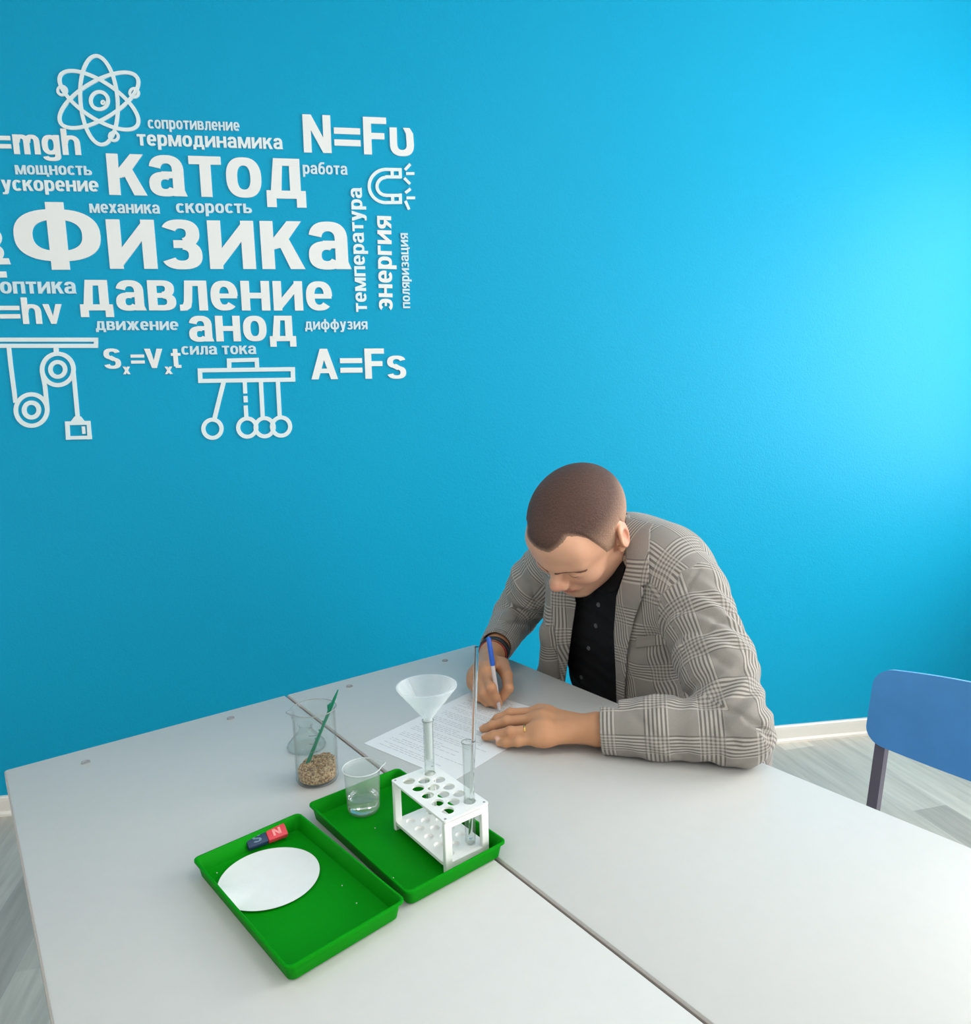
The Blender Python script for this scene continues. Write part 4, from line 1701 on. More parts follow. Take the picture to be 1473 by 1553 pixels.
def rotx(a):
    c, s = math.cos(a), math.sin(a)
    return np.array([[1, 0, 0], [0, c, -s], [0, s, c]])


def rotz(a):
    c, s = math.cos(a), math.sin(a)
    return np.array([[c, -s, 0], [s, c, 0], [0, 0, 1]])


def roty(a):
    c, s = math.cos(a), math.sin(a)
    return np.array([[c, 0, s], [0, 1, 0], [-s, 0, c]])


skull = [('+', hEL((0, -.0165, .0405), (.0850, .0965, .0765)), 0),
         ('+', hEL((0, .018, -.03), (.064, .070, .080)), .04),
         ('+', hEL((0, .060, .045), (.056, .030, .045)), .03),
         ('+', hRC((.057, -.008, -.058), (.016, .062, -.085), .020, .016), .03),
         ('+', hRC((-.057, -.008, -.058), (-.016, .062, -.085), .020, .016), .03),
         ('+', hEL((0, .066, -.084), (.024, .019, .017)), .02)]
head = list(skull)
for s in (1, -1):
    head += [('+', hRC((s * .012, .084, .020), (s * .042, .070, .022), .010, .008), .016),
             ('+', hEL((s * .044, .056, -.022), (.024, .024, .018)), .025),
             ('-', hEL((s * .031, .097, -.001), (.018, .020, .012)), .014),
             ('+', hEL((s * .032, .072, -.002), (.0155, .0135, .0125)), .006)]
head += [('+', hRC((0, .082, .014), (0, .1025, -.022), .0080, .0102), .014),
         ('+', SP(hp(0, .1035, -.024), .0110 * HS), .008)]
for s in (1, -1):
    head += [('+', hEL((s * .0125, .0955, -.029), (.0085, .0105, .0085)), .006),
             ('-', hEL((s * .0068, .103, -.0372), (.0035, .005, .004)), .003)]
head += [('+', hEL((0, .079, -.052), (.026, .014, .014)), .015),
         ('+', hEL((0, .0895, -.0515), (.021, .0065, .0048)), .004),
         ('+', hEL((0, .0880, -.0615), (.018, .0070, .0055)), .004),
         ('-', hRC((-.022, .093, -.0565), (.022, .093, -.0565), .0022), .003)]
for s in (1, -1):                                       # ears: a tilted cup with a rim and a lobe
    er = rotz(s * -.42) @ rotx(-.22)
    head += [('+', hEL((s * .0865, -.019, .007), (.0078, .0225, .034), er), .006),
             ('-', hEL((s * .0940, -.014, .007), (.0062, .0130, .021), er), .004),
             ('+', hRC((s * .083, -.005, .010), (s * .085, -.006, -.006), .0045, .0048), .006),
             ('+', hEL((s * .081, -.007, -.022), (.006, .009, .010)), .006)]
neck = [('+', RC(hp(0, -.030, -.045), hp(0, -.062, -.125), .056, .058), .035),
        ('+', RC(hp(0, -.055, -.11), NECK - UPV * .05, .056, .060), .03)]


def hand_ops(wr, el, mcp, fingers, thumb, palm_r, rad):
    ops = [('+', RC(wr, wr + unit(el - wr) * .09, .0255, .031), .02)]
    for m, pr in zip(mcp, palm_r):
        ops.append(('+', RC(wr + (m - wr) * .06, m, .0175, pr), .014))
    for a, b in zip(mcp, mcp[1:]):
        ops.append(('+', RC(a + (wr - a) * .12, b + (wr - b) * .12, .0125), .016))
    for (f, r) in zip(fingers, rad):
        pts = f
        for i in range(len(pts) - 1):
            ops.append(('+', RC(pts[i], pts[i + 1], r * (1 - .09 * i), r * (1 - .09 * (i + 1))), .005 if i else .009))
        ops.append(('+', SP(pts[1], r * .97), .003))
    for i in range(len(thumb) - 1):
        ops.append(('+', RC(thumb[i], thumb[i + 1], (.0165, .0115, .0102)[i], (.0120, .0102, .0088)[i]), .010 if i == 0 else .004))
    return ops


def Z(*q):
    return at_z(q[0], q[1], T0 + q[2])


L_mcp = [Z(818, 1080, .036), Z(812, 1091, .037), Z(812, 1107, .033), Z(816, 1121, .024)]
L_f = [[L_mcp[0], Z(774, 1082, .031), Z(755, 1090, .021), Z(748, 1095, .012)],
       [L_mcp[1], Z(769, 1094, .030), Z(746, 1101, .019), Z(733, 1105, .0105)],
       [L_mcp[2], Z(774, 1110, .027), Z(750, 1115, .016), Z(736, 1117.5, .0095)],
       [L_mcp[3], Z(786, 1124.5, .019), Z(768, 1127, .0125), Z(757, 1126.5, .0085)]]
L_th = [Z(872, 1096, .028), Z(838, 1086, .018), Z(808, 1083, .013), Z(786, 1085, .0115)]
R_mcp = [Z(737, 1019, .062), Z(725, 1022, .052), Z(719, 1029, .037), Z(718, 1037, .022)]
R_f = [[R_mcp[0], Z(745, 1043, .050), Z(752, 1057, .030), Z(757, 1067, .014)],
       [R_mcp[1], Z(735, 1051, .036), Z(745, 1063, .019), Z(752, 1068, .0105)],
       [R_mcp[2], Z(728, 1056, .023), Z(739, 1065, .012), Z(748, 1065, .0105)],
       [R_mcp[3], Z(725, 1057, .0125), Z(735, 1062, .0105), Z(745, 1060, .0105)]]
R_th = [Z(761, 1008, .046), Z(769, 1025, .043), Z(771, 1044, .034), Z(762, 1058, .017)]
FR_ = (.0097, .0101, .0096, .0085)
hands = hand_ops(LWR, LEL, L_mcp, L_f, L_th, (.0135, .0135, .0128, .0118), FR_)
hands_r = hand_ops(RWR, REL, R_mcp, R_f, R_th, (.0135, .0135, .0128, .0118), FR_)

HIPL, HIPR = SPINE[0] + LAX * .09, SPINE[0] - LAX * .09
KNL = HIPL + FWD * .41 + LAX * .05 + np.array([0, 0, -.015])
KNR = HIPR + FWD * .41 - LAX * .05 + np.array([0, 0, -.015])
ANL = KNL - FWD * .03 + np.array([0, 0, -KNL[2] + .085])
ANR = KNR - FWD * .03 + np.array([0, 0, -KNR[2] + .085])
inner = [('+', RC(SPINE[0], SPINE[1], .07), .02), ('+', RC(SPINE[1], SPINE[2], .07), .02), ('+', RC(SPINE[2], SPINE[3], .07), .02),
         ('+', RC(SPINE[3], NECK - UPV * .05, .065, .058), .03),
         ('+', RC(SPINE[3], LSH, .05, .036), .03), ('+', RC(SPINE[3], RSH, .05, .036), .03),
         ('+', RC(LSH, LEL, .036, .032), .02), ('+', RC(LEL, LWR, .032, .0255), .02),
         ('+', RC(RSH, REL, .036, .032), .02), ('+', RC(REL, RWR, .032, .0255), .02),
         ('+', RC(HIPL, KNL, .055, .042), .03), ('+', RC(HIPR, KNR, .055, .042), .03),
         ('+', RC(KNL, ANL, .042, .03), .02), ('+', RC(KNR, ANR, .042, .03), .02)]
body_ops = inner + neck + head
H_SET = [(head, HC, .18), (hands, LWR, .2), (hands_r, RWR, .2)]


def body_fn(P, c, R):
    d = evalops(inner + neck, P, c, R)
    # the head is modelled apart and blended into the neck, so its carving never cuts the neck
    for ops, k in ((head, .02), (hands, .008), (hands_r, .008)):
        d = smin(d, evalops(ops, P, c, R), k)
    return d


allp = np.array([p.c for _, p, _ in body_ops + hands + hands_r])
allr = np.array([p.R for _, p, _ in body_ops + hands + hands_r])
lo = (allp - allr[:, None]).min(0) - .012
hi = (allp + allr[:, None]).max(0) + .012
V, Q = surface_nets(body_fn, lo, hi, .0019)
loc = (V - HC) @ HR / HS                                # head coordinates of each vertex
inhead = (np.linalg.norm(loc, axis=1) < .16)
tint = np.zeros((len(V), 3))


def blob(c, r, soft=.5):
    q = np.linalg.norm((loc - np.array(c)) / np.array(r), axis=1)
    return smooth01((1 + soft - q) / soft) * inhead


tint[:, 0] = np.clip(.75 * blob((0, .092, -.0565), (.021, .012, .0095)) + .28 * blob((0, .109, -.026), (.014, .012, .014))
                     + sum(.35 * blob((s * .089, -.018, .008), (.010, .016, .026)) for s in (1, -1)) + sum(.16 * blob((s * .042, .06, -.03), (.022, .03, .02)) for s in (1, -1)), 0, 1)
tint[:, 1] = .22 * blob((0, .03, -.082), (.06, .06, .030), .7)
for f in L_f + R_f:                                     # nails
    d = unit(f[3] - f[2])
    up = unit(np.array([0, 0, 1.0]) - d * d[2])
    tint[:, 2] += smooth01(1.4 - np.linalg.norm(V - (f[3] + up * .0065 + d * .001), axis=1) / .0055 * 1.0)
hand_shade = np.zeros((len(V), 3))
hand_shade[:, 0] = smooth01((.95 - V[:, 2]) / .1)  # painted shade: full on the hands, none on the brighter face
man = np_mesh('person', V, Q, MAT['skin'], None, {'tint': np.clip(tint, 0, 1), 'tan': hand_shade})
tag(man, 'man in grey checked jacket and black shirt bent over the desk, writing', 'person')

# cropped hair: a thin shell over the skull with a drawn hairline
SPL = lambda x, xs, yv: np.interp(x, xs, yv)


def hairline(q):
    """lowest hair height (head coords) for a point"""
    x, y = np.abs(q[..., 0]), q[..., 1]
    base = SPL(y, [-.12, -.085, -.055, -.034, -.026, -.004, .002, .024, .040, .056, .070, .10],
               [-.058, -.060, -.050, -.020, .036, .036, -.012, .004, .063, .074, .071, .069])
    corner = np.where(q[..., 0] > 0, .013, .003) * smooth01((x - .006) / .034) * smooth01((y - .03) / .02)
    return base + corner


def hair_fn(P, c, R):
    q = (P - HC) @ HR / HS
    reg = hairline(q) - q[..., 2] + .0007 * np.sin(q[..., 0] * 900) * np.sin(q[..., 1] * 700)
    d = evalops(skull, P, c, R) - HS * (.0003 + .0028 * smooth01(-reg / .022))
    inn = evalops(skull, P, c, R) + .004
    return np.maximum(np.maximum(d, reg * .8), -inn)


V, Q = surface_nets(hair_fn, HC - .15, HC + .15, .0017)
loc_h = (V - HC) @ HR / HS
fade = smooth01((.088 - loc_h[:, 2]) / .056) * smooth01((np.abs(loc_h[:, 0]) - .035) / .03)
edge = smooth01((hairline(loc_h) + .011 - loc_h[:, 2]) / .012) * .85
tt = np.zeros((len(V), 3))
tt[:, 1] = np.clip(np.maximum(fade * .95, edge), 0, 1)
np_mesh('hair', V, Q, MAT['hair'], man, {'tint': tt})


# eyebrows and lashes: thin shells on the face
def on_face(ops_fn, region, off, name, mat, h=.0009):
    def fn(P, c, R):
        d = evalops(head, P, c, R)
        return np.maximum(np.maximum(d - off, -d - .002), region(P))
    c = [hp(s * .03, .08, .012) for s in (1, -1)]
    lo_, hi_ = np.min(c, 0) - .045, np.max(c, 0) + .045
    V, Q = surface_nets(fn, lo_, hi_, h, 24)
    return np_mesh(name, V, Q, mat, man)


def band2d(P, pts, rad):
    q = (P - HC) @ HR / HS
    d = np.full(P.shape[:-1], 9.0)
    for (a, b), (ra, rb) in zip(zip(pts, pts[1:]), zip(rad, rad[1:])):
        a, b = np.array(a), np.array(b)
        w = np.stack([q[..., 0] - a[0], q[..., 2] - a[1]], -1)
        e = b - a
        t = np.clip((w @ e) / (e @ e), 0, 1)
        d = np.minimum(d, np.linalg.norm(w - t[..., None] * e, axis=-1) - (ra + (rb - ra) * t))
    return np.maximum(d, .03 - q[..., 1]) * HS


for s in (1, -1):
    on_face(None, lambda P, s=s: band2d(P, [(s * .010, .013), (s * .030, .0165), (s * .054, .0045)], [.0036, .0040, .0018]), .0010, 'eyebrow', MAT['brow'])
    on_face(None, lambda P, s=s: band2d(P, [(s * .024, -.0030), (s * .033, -.0042), (s * .043, -.0025)], [.0005, .0009, .0006]), .0006, 'eyelash', MAT['brow'])

# ------------------------------------------------------------------ clothes
torso = []
for p, hw_, r, k in ((SPINE[0], .075, .122, .05), (SPINE[1] + FWD * .012, .078, .110, .08), (SPINE[2], .088, .118, .08), (SPINE[3] - FWD * .002, .078, .092, .06)):
    torso.append(('+', RC(p - LAX * hw_, p + LAX * hw_, r), k))
torso += [('+', SP(SPINE[3] - FWD * .040 - UPV * .006, .078), .06),
          ('+', RC(NECK - UPV * .035 - FWD * .01, LSH + np.array([0, 0, .006]) - LAX * .016, .046, .055), .05),
          ('+', RC(NECK - UPV * .035 - FWD * .01, RSH + LAX * .012, .046, .058), .05)]
collar_neck = [('+', RC(hp(0, -.050, -.105), NECK - UPV * .06, .060, .068), .02)]
Qc = SPINE[2] + FWD * .118                              # chest plane
Nc = unit(FWD - UPV * (FWD @ UPV))


def chest(px, py):
    P = at_plane(px, py, Qc, Nc)
    d = P - Qc
    return np.array([d @ LAX, d @ UPV])


class Poly:
    """cut-out drawn in the chest plane; signed distance there"""
    def __init__(s, pts):
        s.v = np.array(pts)

    def f(s, P):
        t = ((Qc - O) @ Nc) / np.maximum((P - O) @ Nc, -1e9)
        d = O + (P - O) * t[..., None] - Qc
        p = np.stack([d @ LAX, d @ UPV], -1)
        v = s.v
        n = len(v)
        D = np.full(p.shape[:-1], 1e9)
        S = np.ones(p.shape[:-1])
        for i in range(n):
            j = (i - 1) % n
            e = v[j] - v[i]
            w = p - v[i]
            b = w - e * np.clip((w @ e) / (e @ e), 0, 1)[..., None]
            D = np.minimum(D, (b * b).sum(-1))
            c1, c2 = p[..., 1] >= v[i][1], p[..., 1] < v[j][1]
            c3 = e[0] * w[..., 1] > e[1] * w[..., 0]
            fl = (c1 & c2 & c3) | (~c1 & ~c2 & ~c3)
            S = np.where(fl, -S, S)
        return S * np.sqrt(D)


opening = Poly([chest(*p) for p in ((950, 860), (936, 905), (932, 960), (935, 1020), (938, 1075), (850, 1060), (860, 1000), (868, 955), (873, 915), (868, 880), (880, 830), (930, 820))])
lapel_l = Poly([chest(*p) for p in ((948, 760), (984, 765), (1001, 783), (987, 802), (985, 840), (984, 884), (973, 889), (978, 895), (962, 940), (952, 985), (948, 1040), (946, 1085), (936, 1085), (934, 1020), (931, 960), (935, 905), (950, 860))])
lapel_r = Poly([chest(*p) for p in ((836, 880), (836, 920), (842, 960), (847, 1000), (852, 1036), (857, 1036), (862, 1000), (868, 955), (874, 915), (866, 870), (850, 850))])
pocket = Poly([chest(*p) for p in ((965, 966), (1012, 961), (1016, 977), (963, 983))])


def torso_d(P, c, R):
    return evalops(torso, P, c, R)


def front(P):
    return (P - SPINE[2]) @ Nc


# --- shirt
def shirt_fn(P, c, R):
    d = torso_d(P, c, R) - .003 + .0012 * np.sin((P @ UPV) * 160 + (P @ LAX) * 45) * np.clip(front(P) * 8, 0, 1)
    q = (P - HC) @ HR / HS
    d = np.where(True, d, d)
    d = np.maximum(d, (SPINE[0] - P) @ UPV - .02)
    stand = np.maximum(evalops(neck, P, c, R) - .0055, q @ np.array([0, .08, 1.0]) + .083)
    return np.minimum(d, stand)


tl = np.array([p.c - p.R for _, p, _ in torso + collar_neck]).min(0) - .03
th = np.array([p.c + p.R for _, p, _ in torso + collar_neck]).max(0) + .03
V, Q = surface_nets(shirt_fn, tl, th, .004)
shirt = np_mesh('shirt', V, Q, MAT['shirt'], man)


def march(fn, px, py, t0=.8, t1=2.2):
    d = ray(px, py)
    t = t0
    for _ in range(200):
        v = fn((O + d * t)[None], None, None)[0]
        if abs(v) < 2e-5 or t > t1:
            break
        t += v * .7 / np.linalg.norm(d)
    return O + d * t


def normal(fn, p, e=.002):
    g = np.array([fn((p + np.eye(3)[i] * e)[None], None, None)[0] - fn((p - np.eye(3)[i] * e)[None], None, None)[0] for i in range(3)])
    return unit(g)


for px, py in ((908, 917), (904, 949), (893, 983), (882, 1027)):
    p = march(shirt_fn, px, py)
    nn = Vector(normal(shirt_fn, p))
    bm = bmesh.new()
    lathe(bm, [(0, .0010), (.0026, .0009), (.0040, .0016), (.0047, .0012), (.0047, -.001)], 20, M=Matrix.Translation(p) @ nn.to_track_quat('Z', 'Y').to_matrix().to_4x4())
    from_bm('button', bm, MAT['button'], shirt, smooth=50)
# shirt collar wings
for sgn, pts in ((1, ((956, 830), (948, 862), (938, 895), (920, 902), (905, 893), (926, 862), (945, 832))), (-1, ((882, 894), (886, 912), (899, 905), (903, 893)))):
    pl = Poly([chest(*p) for p in pts])

    def cw(P, c, R, pl=pl):
        d = shirt_fn(P, c, R)
        return np.maximum(np.maximum(np.maximum(d - .0045, -d - .006), pl.f(P)), -front(P))
    V, Q = surface_nets(cw, tl, th, .0025)
    np_mesh('collar', V, Q, MAT['shirt'], shirt)

# --- jacket
AX_L = [(LSH, LEL, LWR), (RSH, REL, RWR)]
L_dir, R_dir = unit(LWR - LEL), unit(RWR - REL)
CUFF_L = LWR - L_dir * .006
CUFF_R = RWR - R_dir * .030
slv_l = [('+', RC(LSH + LAX * .000 - FWD * .002, LSH * .45 + LEL * .55 + LAX * .002 - FWD * .006, .070, .061), .0),
         ('+', RC(LSH * .45 + LEL * .55 + LAX * .002 - FWD * .006, LEL + np.array([.006, 0, 0]), .061, .053), .03),
         ('+', RC(LEL, LEL + L_dir * .12 + [0, 0, .004], .052, .048), .02),
         ('+', RC(LEL + L_dir * .12 + [0, 0, .004], CUFF_L + [0, 0, .003], .048, .0435), .02)]
slv_r = [('+', RC(RSH - LAX * .008, (RSH + REL) / 2 - LAX * .010, .070, .062), .0),
         ('+', RC((RSH + REL) / 2 - LAX * .010, REL, .062, .050), .03),
         ('+', RC(REL, CUFF_R, .050, .038), .02)]


def creases(P, axis0, axis1, amp, per, ang, c0, wid, ph=0.0):
    """soft diagonal folds around a point on a limb"""
    a = unit(axis1 - axis0)
    t = (P - c0) @ a
    side = (P - c0) @ unit(np.cross(a, [0.2, .3, 1.0]))
    env = np.exp(-((P - c0) ** 2).sum(-1) / wid ** 2)
    s = np.sin((t + ang * side) * 2 * PI / per + ph)
    return amp * env * (np.abs(s) ** 1.4 * np.sign(s))


arm_pit_l = LSH * .72 + LEL * .28 + FWD * .03 - LAX * .03
mid_l = LSH * .4 + LEL * .6


def sleeves_d(P, c, R, which):
    d = evalops(slv_l if which == 0 else slv_r, P, c, R)
    if which == 0:
        d = d + creases(P, LSH, LEL, .0065, .046, .9, arm_pit_l + [.03, -.02, -.01], .085)
        d = d + creases(P, LSH, LEL, .0055, .040, -.8, LEL + (LSH - LEL) * .14, .075, .8)
        d = d + creases(P, LEL, LWR, .0018, .050, 1.1, LEL + L_dir * .11 + [0, -.02, .01], .085, .4)
    else:
        d = d + creases(P, RSH, REL, .006, .050, .7, REL + (RSH - REL) * .2, .08, .3)
        d = d + creases(P, RSH, REL, .005, .055, -.5, (RSH + REL) / 2, .08)
    return d


flap = [('+', RC(at(851, 900, 1.53), at(842, 960, 1.55), .028, .030), 0), ('+', RC(at(842, 960, 1.55), at(838, 1030, 1.61), .030, .034), .02), ('+', RC(at(838, 1030, 1.61), at(842, 1080, 1.62), .034, .034), .02)]


def jacket_body(P, c, R):
    d = smin(torso_d(P, c, R) - .0135, evalops(flap, P, c, R), .045)
    d = d + creases(P, SPINE[3], SPINE[1], .0035, .07, .8, SPINE[2] + LAX * .13 + FWD * .05, .11)
    return d


def jacket_union0(P, c, R):
    d = jacket_body(P, c, R)
    for w in (0, 1):
        d = smin(d, sleeves_d(P, c, R, w), .022)
    return d


FOLDS = []
for line, amp, wid in ((((1060, 1066), (1108, 1078), (1145, 1097), (1167, 1117)), .0055, .0055), (((1060, 864), (1046, 884), (1034, 925), (1029, 955), (1036, 985)), .0035, .0035),
                       (((1037, 976), (1062, 966), (1090, 942), (1116, 926)), .0045, .007), (((1050, 985), (1078, 994), (1104, 1010)), .0035, .006),
                       (((960, 1084), (984, 1106), (1010, 1132), (1034, 1150)), .0025, .007), (((1085, 1082), (1100, 1108), (1118, 1130)), .0028, .006),
                       (((742, 938), (772, 946), (802, 946), (824, 941)), .005, .006), (((795, 846), (806, 890), (815, 925)), .0035, .004)):
    ps = [march(jacket_union0, *q) for q in line]
    FOLDS.append(([RC(a, b, 0.0) for a, b in zip(ps, ps[1:])], amp, wid))


def jacket_union(P, c, R):
    d = jacket_union0(P, c, R)
    for caps, amp, wid in FOLDS:
        if c is not None and min(np.linalg.norm(p.c - c) - p.R - R for p in caps) > wid * 3:
            continue
        q = np.min([p.f(P) for p in caps], axis=0)
        d = d + amp * np.exp(-(q / wid) ** 2)
    return d


KEEP_F = SPINE[2]


def jacket_fn(P, c, R):
    d = jacket_union(P, c, R)
    op = np.maximum(opening.f(P), -(front(P) - .02))
    d = np.maximum(d, -op)
    # hem, neck hole and cuffs
    d = np.maximum(d, (SPINE[0] - P) @ UPV - .075)
    nk = evalops(collar_neck, P, c, R) - .006
    d = np.maximum(d, -np.maximum(nk, -((P - NECK) @ UPV + .06)))
    for w, cf, dr, a in ((0, CUFF_L, L_dir, .0335), (1, CUFF_R, R_dir, .0325)):
        t = (P - cf) @ dr
        near = ((P - cf) ** 2).sum(-1) < .14 ** 2
        d = np.where(near, np.maximum(d, t), d)
        rr = np.linalg.norm(P - cf - t[..., None] * dr - np.array([0, 0, .002]), axis=-1)
        d = np.where(near, np.maximum(d, -np.maximum(rr - a, -(t + .03))), d)
    # rests on the desk top, does not sink into it
    P_C = P - A_C
    on_desk = np.maximum(-(P_C @ E1) , -(P_C @ E2))
    slab = np.maximum(P[..., 2] - (DESK_Z + .0015), on_desk)
    return np.maximum(d, -slab)


SPAX = unit(SPINE[3] - SPINE[0])


def cloth_uv(V, N):
    uv = np.zeros((len(V), 3))
    dl = sleeves_d(V, None, None, 0)
    dr = sleeves_d(V, None, None, 1)
    db = jacket_body(V, None, None)
    # torso
    rel = V - SPINE[1]
    v = rel @ SPAX
    cx_ = rel - v[:, None] * SPAX
    ang = np.arctan2(cx_ @ LAX, cx_ @ unit(FWD - SPAX * (FWD @ SPAX)))
    a_, b_ = cx_ @ LAX, cx_ @ FWD
    u = np.where(np.abs(ang) < 1.15, a_ * 1.08, ang * .155)
    top = (N @ SPAX > .60) | ((N[:, 2] > .74) & (v > .2))
    uv[:, 0], uv[:, 1] = u, v
    uv[top, 0] = (V[top] @ LAX) * 1.0 + .013
    uv[top, 1] = (V[top] @ FWD) * 1.05 + .02
    for dd, oth, (s, e, w), sg in ((dl, dr, (LSH, LEL, LWR), 1), (dr, dl, (RSH, REL, RWR), -1)):
        m = (dd < db) & (dd < oth)
        hinge = unit(np.cross(e - s, w - e))
        a1, a2 = unit(e - s), unit(w - e)
        L1 = np.linalg.norm(e - s)
        p = V[m]
        t1 = (p - s) @ a1
        t2 = (p - e) @ a2
        bis = unit(a1 + a2)
        fore = (p - e) @ bis > 0
        t = np.where(fore, L1 + t2, t1)
        ax = np.where(fore[:, None], a2, a1)
        org = np.where(fore[:, None], e, s)
        q = p - org
        q = q - (q * ax).sum(1)[:, None] * ax
        y = np.cross(ax, hinge)
        a = np.arctan2((q * y).sum(1), q @ hinge)
        # keep the seam of the unrolled cloth on the hidden side
        shift = SEAM[0] if sg > 0 else SEAM[1]
        a = (a + shift) % (2 * PI)
        uv[m, 0] = a * .058
        uv[m, 1] = t
    return uv


SEAM = (2.2, 0.0)


def vnormals(V, Q):
    a = np.cross(V[Q[:, 2]] - V[Q[:, 0]], V[Q[:, 3]] - V[Q[:, 1]])
    N = np.zeros_like(V)
    for i in range(4):
        np.add.at(N, Q[:, i], a)
    return N / (np.linalg.norm(N, axis=1)[:, None] + 1e-12)


pl = [p for _, p, _ in torso + slv_l + slv_r]
jl = np.array([p.c - p.R for p in pl]).min(0) - .035
jh = np.array([p.c + p.R for p in pl]).max(0) + .035
V, Q = surface_nets(jacket_fn, jl, jh, .0032)
jacket = np_mesh('jacket', V, Q, MAT['plaid'], man, {'cloth_uv': cloth_uv(V, vnormals(V, Q))})


def jacket_patch(name, poly, o0, o1, h=.0022, rot=0.0, both=False):
    def fn(P, c, R):
        d = jacket_body(P, c, R)
        q = np.maximum(np.maximum(d - o1, o0 - d), poly.f(P))
        return np.maximum(q, -(front(P) - .0)) if not both else q
    V, Q = surface_nets(fn, tl, th, h)
    d = V - Qc
    a, b = d @ LAX, d @ UPV
    uv = np.stack([a * math.cos(rot) + b * math.sin(rot), -a * math.sin(rot) + b * math.cos(rot), a * 0], 1)
    return np_mesh(name, V, Q, MAT['plaid'], jacket, {'cloth_uv': uv})


jacket_patch('lapel', lapel_l, -.004, .0075, rot=.10)
jacket_patch('lapel', lapel_r, -.004, .0075, rot=-.05)
jacket_patch('breast_pocket', pocket, -.005, .0042)


# collar: a turned band round the back of the neck
def collar_fn(P, c, R):
    nk = evalops(collar_neck, P, c, R)
    h = (P - NECK) @ UPV
    d = np.maximum(nk - .013 - np.clip(.03 - h, 0, .06) * .45, -(nk - .003))
    d = np.maximum(d, h - .056)
    d = np.maximum(d, -.035 - h)
    return np.maximum(d, (P - NECK) @ FWD - .015)


V, Q = surface_nets(collar_fn, NECK - .16, NECK + .16, .0025)
rel = V - NECK
uv = np.stack([np.arctan2(rel @ LAX, rel @ FWD) * .075, rel @ UPV, rel @ UPV * 0], 1)
np_mesh('collar', V, Q, MAT['plaid'], jacket, {'cloth_uv': uv})

# --- trousers and shoes
legs = [('+', RC(SPINE[0] - LAX * .075, SPINE[0] + LAX * .075, .119), 0), ('+', RC(HIPL, KNL, .082, .064), .04), ('+', RC(HIPR, KNR, .082, .064), .04),
        ('+', RC(KNL, ANL + [0, 0, .02], .062, .052), .03), ('+', RC(KNR, ANR + [0, 0, .02], .062, .052), .03)]


def trouser_fn(P, c, R):
    d = evalops(legs, P, c, R)
    d = np.maximum(d, P[..., 2] - .70)
    d = np.maximum(d, .045 - P[..., 2])
    return d


ll = np.array([p.c - p.R for _, p, _ in legs]).min(0) - .02
lh = np.array([p.c + p.R for _, p, _ in legs]).max(0) + .02
V, Q = surface_nets(trouser_fn, ll, lh, .008)
np_mesh('trousers', V, Q, MAT['trouser'], man)
for an in (ANL, ANR):
    sh = [('+', RC(an * [1, 1, 0] + [0, 0, .045] - FWD * .04, an * [1, 1, 0] + [0, 0, .040] + FWD * .06, .042, .042), 0),
          ('+', RC(an * [1, 1, 0] + [0, 0, .038] + FWD * .06, an * [1, 1, 0] + [0, 0, .030] + FWD * .16, .043, .034), .03), ('+', RC(an - [0, 0, .03], an, .042), .03)]
    V, Q = surface_nets(lambda P, c, R: np.maximum(evalops(sh, P, c, R), .001 - P[..., 2]), an - .26, an + .26, .006)
    np_mesh('shoe', V, Q, MAT['shoe'], man)

# wrist bands on the writing hand, ring on the other
rdir = unit(REL - RWR)


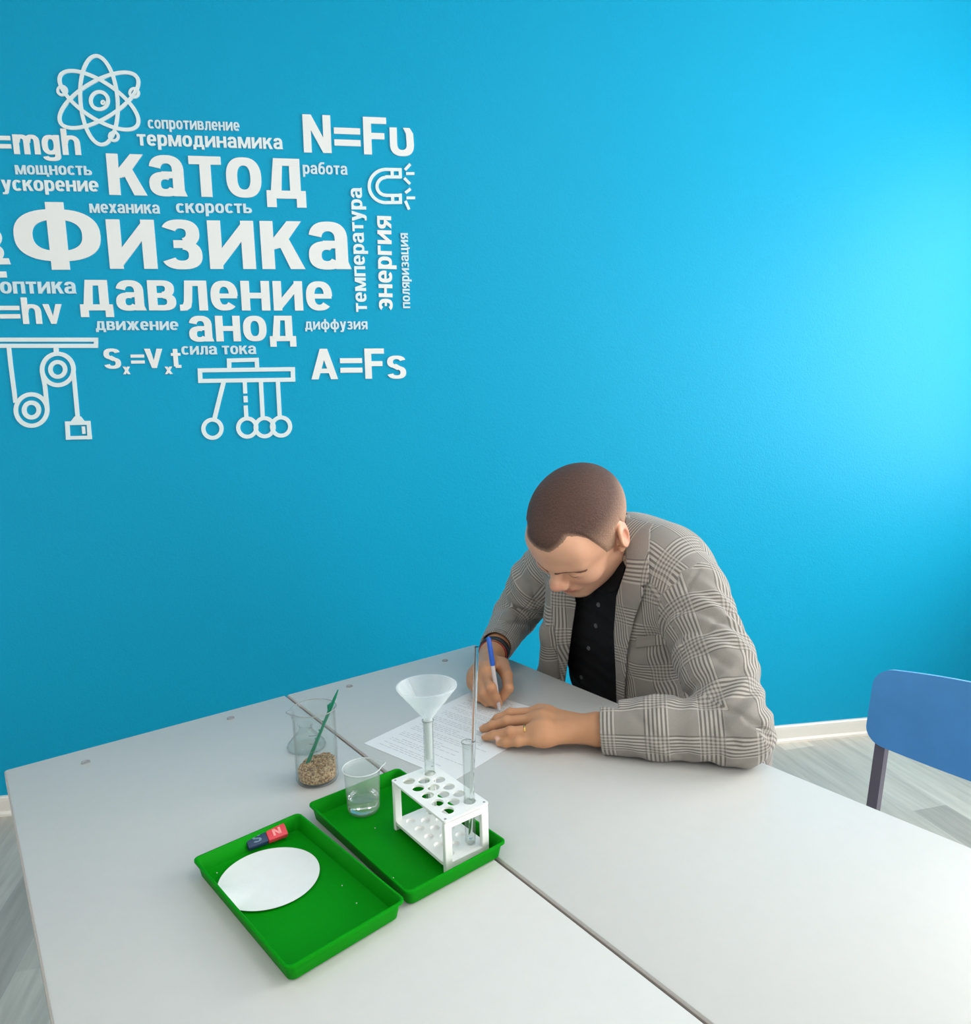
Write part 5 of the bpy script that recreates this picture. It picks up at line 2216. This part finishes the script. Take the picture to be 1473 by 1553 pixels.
def around(c, d, r0, r1, tr, name, mat, flat=1.0, upv=(0, 0, 1)):
    d = Vector(d)
    x = d.cross(Vector(upv)).normalized()
    y = x.cross(d).normalized()
    bm = bmesh.new()
    n, m = 48, 10
    rings = []
    for i in range(n):
        a = 2 * PI * i / n
        o_ = x * math.cos(a) * r0 + y * math.sin(a) * r1
        out = o_.normalized()
        rings.append([bm.verts.new(Vector(c) + o_ + out * tr * math.cos(2 * PI * j / m) + d * tr * flat * math.sin(2 * PI * j / m)) for j in range(m)])
    for i in range(n):
        for j in range(m):
            bm.faces.new((rings[i][j], rings[(i + 1) % n][j], rings[(i + 1) % n][(j + 1) % m], rings[i][(j + 1) % m]))
    return from_bm(name, bm, mat, man, smooth=180)


around(RWR + rdir * .016, rdir, .0315, .0285, .0034, 'wristband', MAT['band_black'], 2.2)
around(RWR + rdir * .003, rdir, .0300, .0270, .0022, 'cord_bracelet', MAT['band_red'], 1.3)
rg = L_f[2][0] * .62 + L_f[2][1] * .38
around(rg, unit(L_f[2][1] - L_f[2][0]), .0098, .0098, .0009, 'ring', MAT['gold'], 2.2)

# pen
nib = at_z(758, 1079.5, PZ + .0007)
pen_top, bd = None, 9
for t in np.linspace(1.0, 1.8, 800):
    P = O + ray(741, 966) * t
    if P[2] > DESK_Z + .05 and abs(np.linalg.norm(P - nib) - .145) < bd:
        bd, pen_top = abs(np.linalg.norm(P - nib) - .145), P
e = empty('ballpoint_pen', nib, label='blue and clear ballpoint pen held in the writing hand', cat='pen')
pd = Vector(pen_top - nib)
for nm, ts, rs, mt in (('tip', (0, .012, .03), (.0006, .0014, .0026), 'chrome'), ('barrel', (.03, .2, .62), (.0034, .0040, .0040), 'pen_clear'),
                       ('cap', (.62, .65, .9, .98, 1.0), (.0043, .0050, .0047, .0044, .0025), 'pen_blue')):
    bm = bmesh.new()
    tube(bm, [pd * t for t in ts], list(rs), 14)
    from_bm(nm, bm, MAT[mt], e, smooth=50)

# the stool he sits on
stool = empty('stool', SPINE[0] * [1, 1, 0] - FWD * .01, CH_RZ, label='plain stool under the seated man at the desk', cat='stool')
bm = bmesh.new()
lathe(bm, [(0, .428), (.14, .428), (.155, .434), (.158, .442), (.154, .450), (.13, .453), (0, .453)], 48)
from_bm('seat', bm, MAT['ply'], stool, smooth=50)
for k in range(4):
    a = PI / 4 + k * PI / 2
    bm = bmesh.new()
    tube(bm, [(.17 * math.cos(a), .17 * math.sin(a), 0), (.115 * math.cos(a), .115 * math.sin(a), .43)], .011, 14)
    from_bm('leg', bm, MAT['steel'], stool, smooth=60)
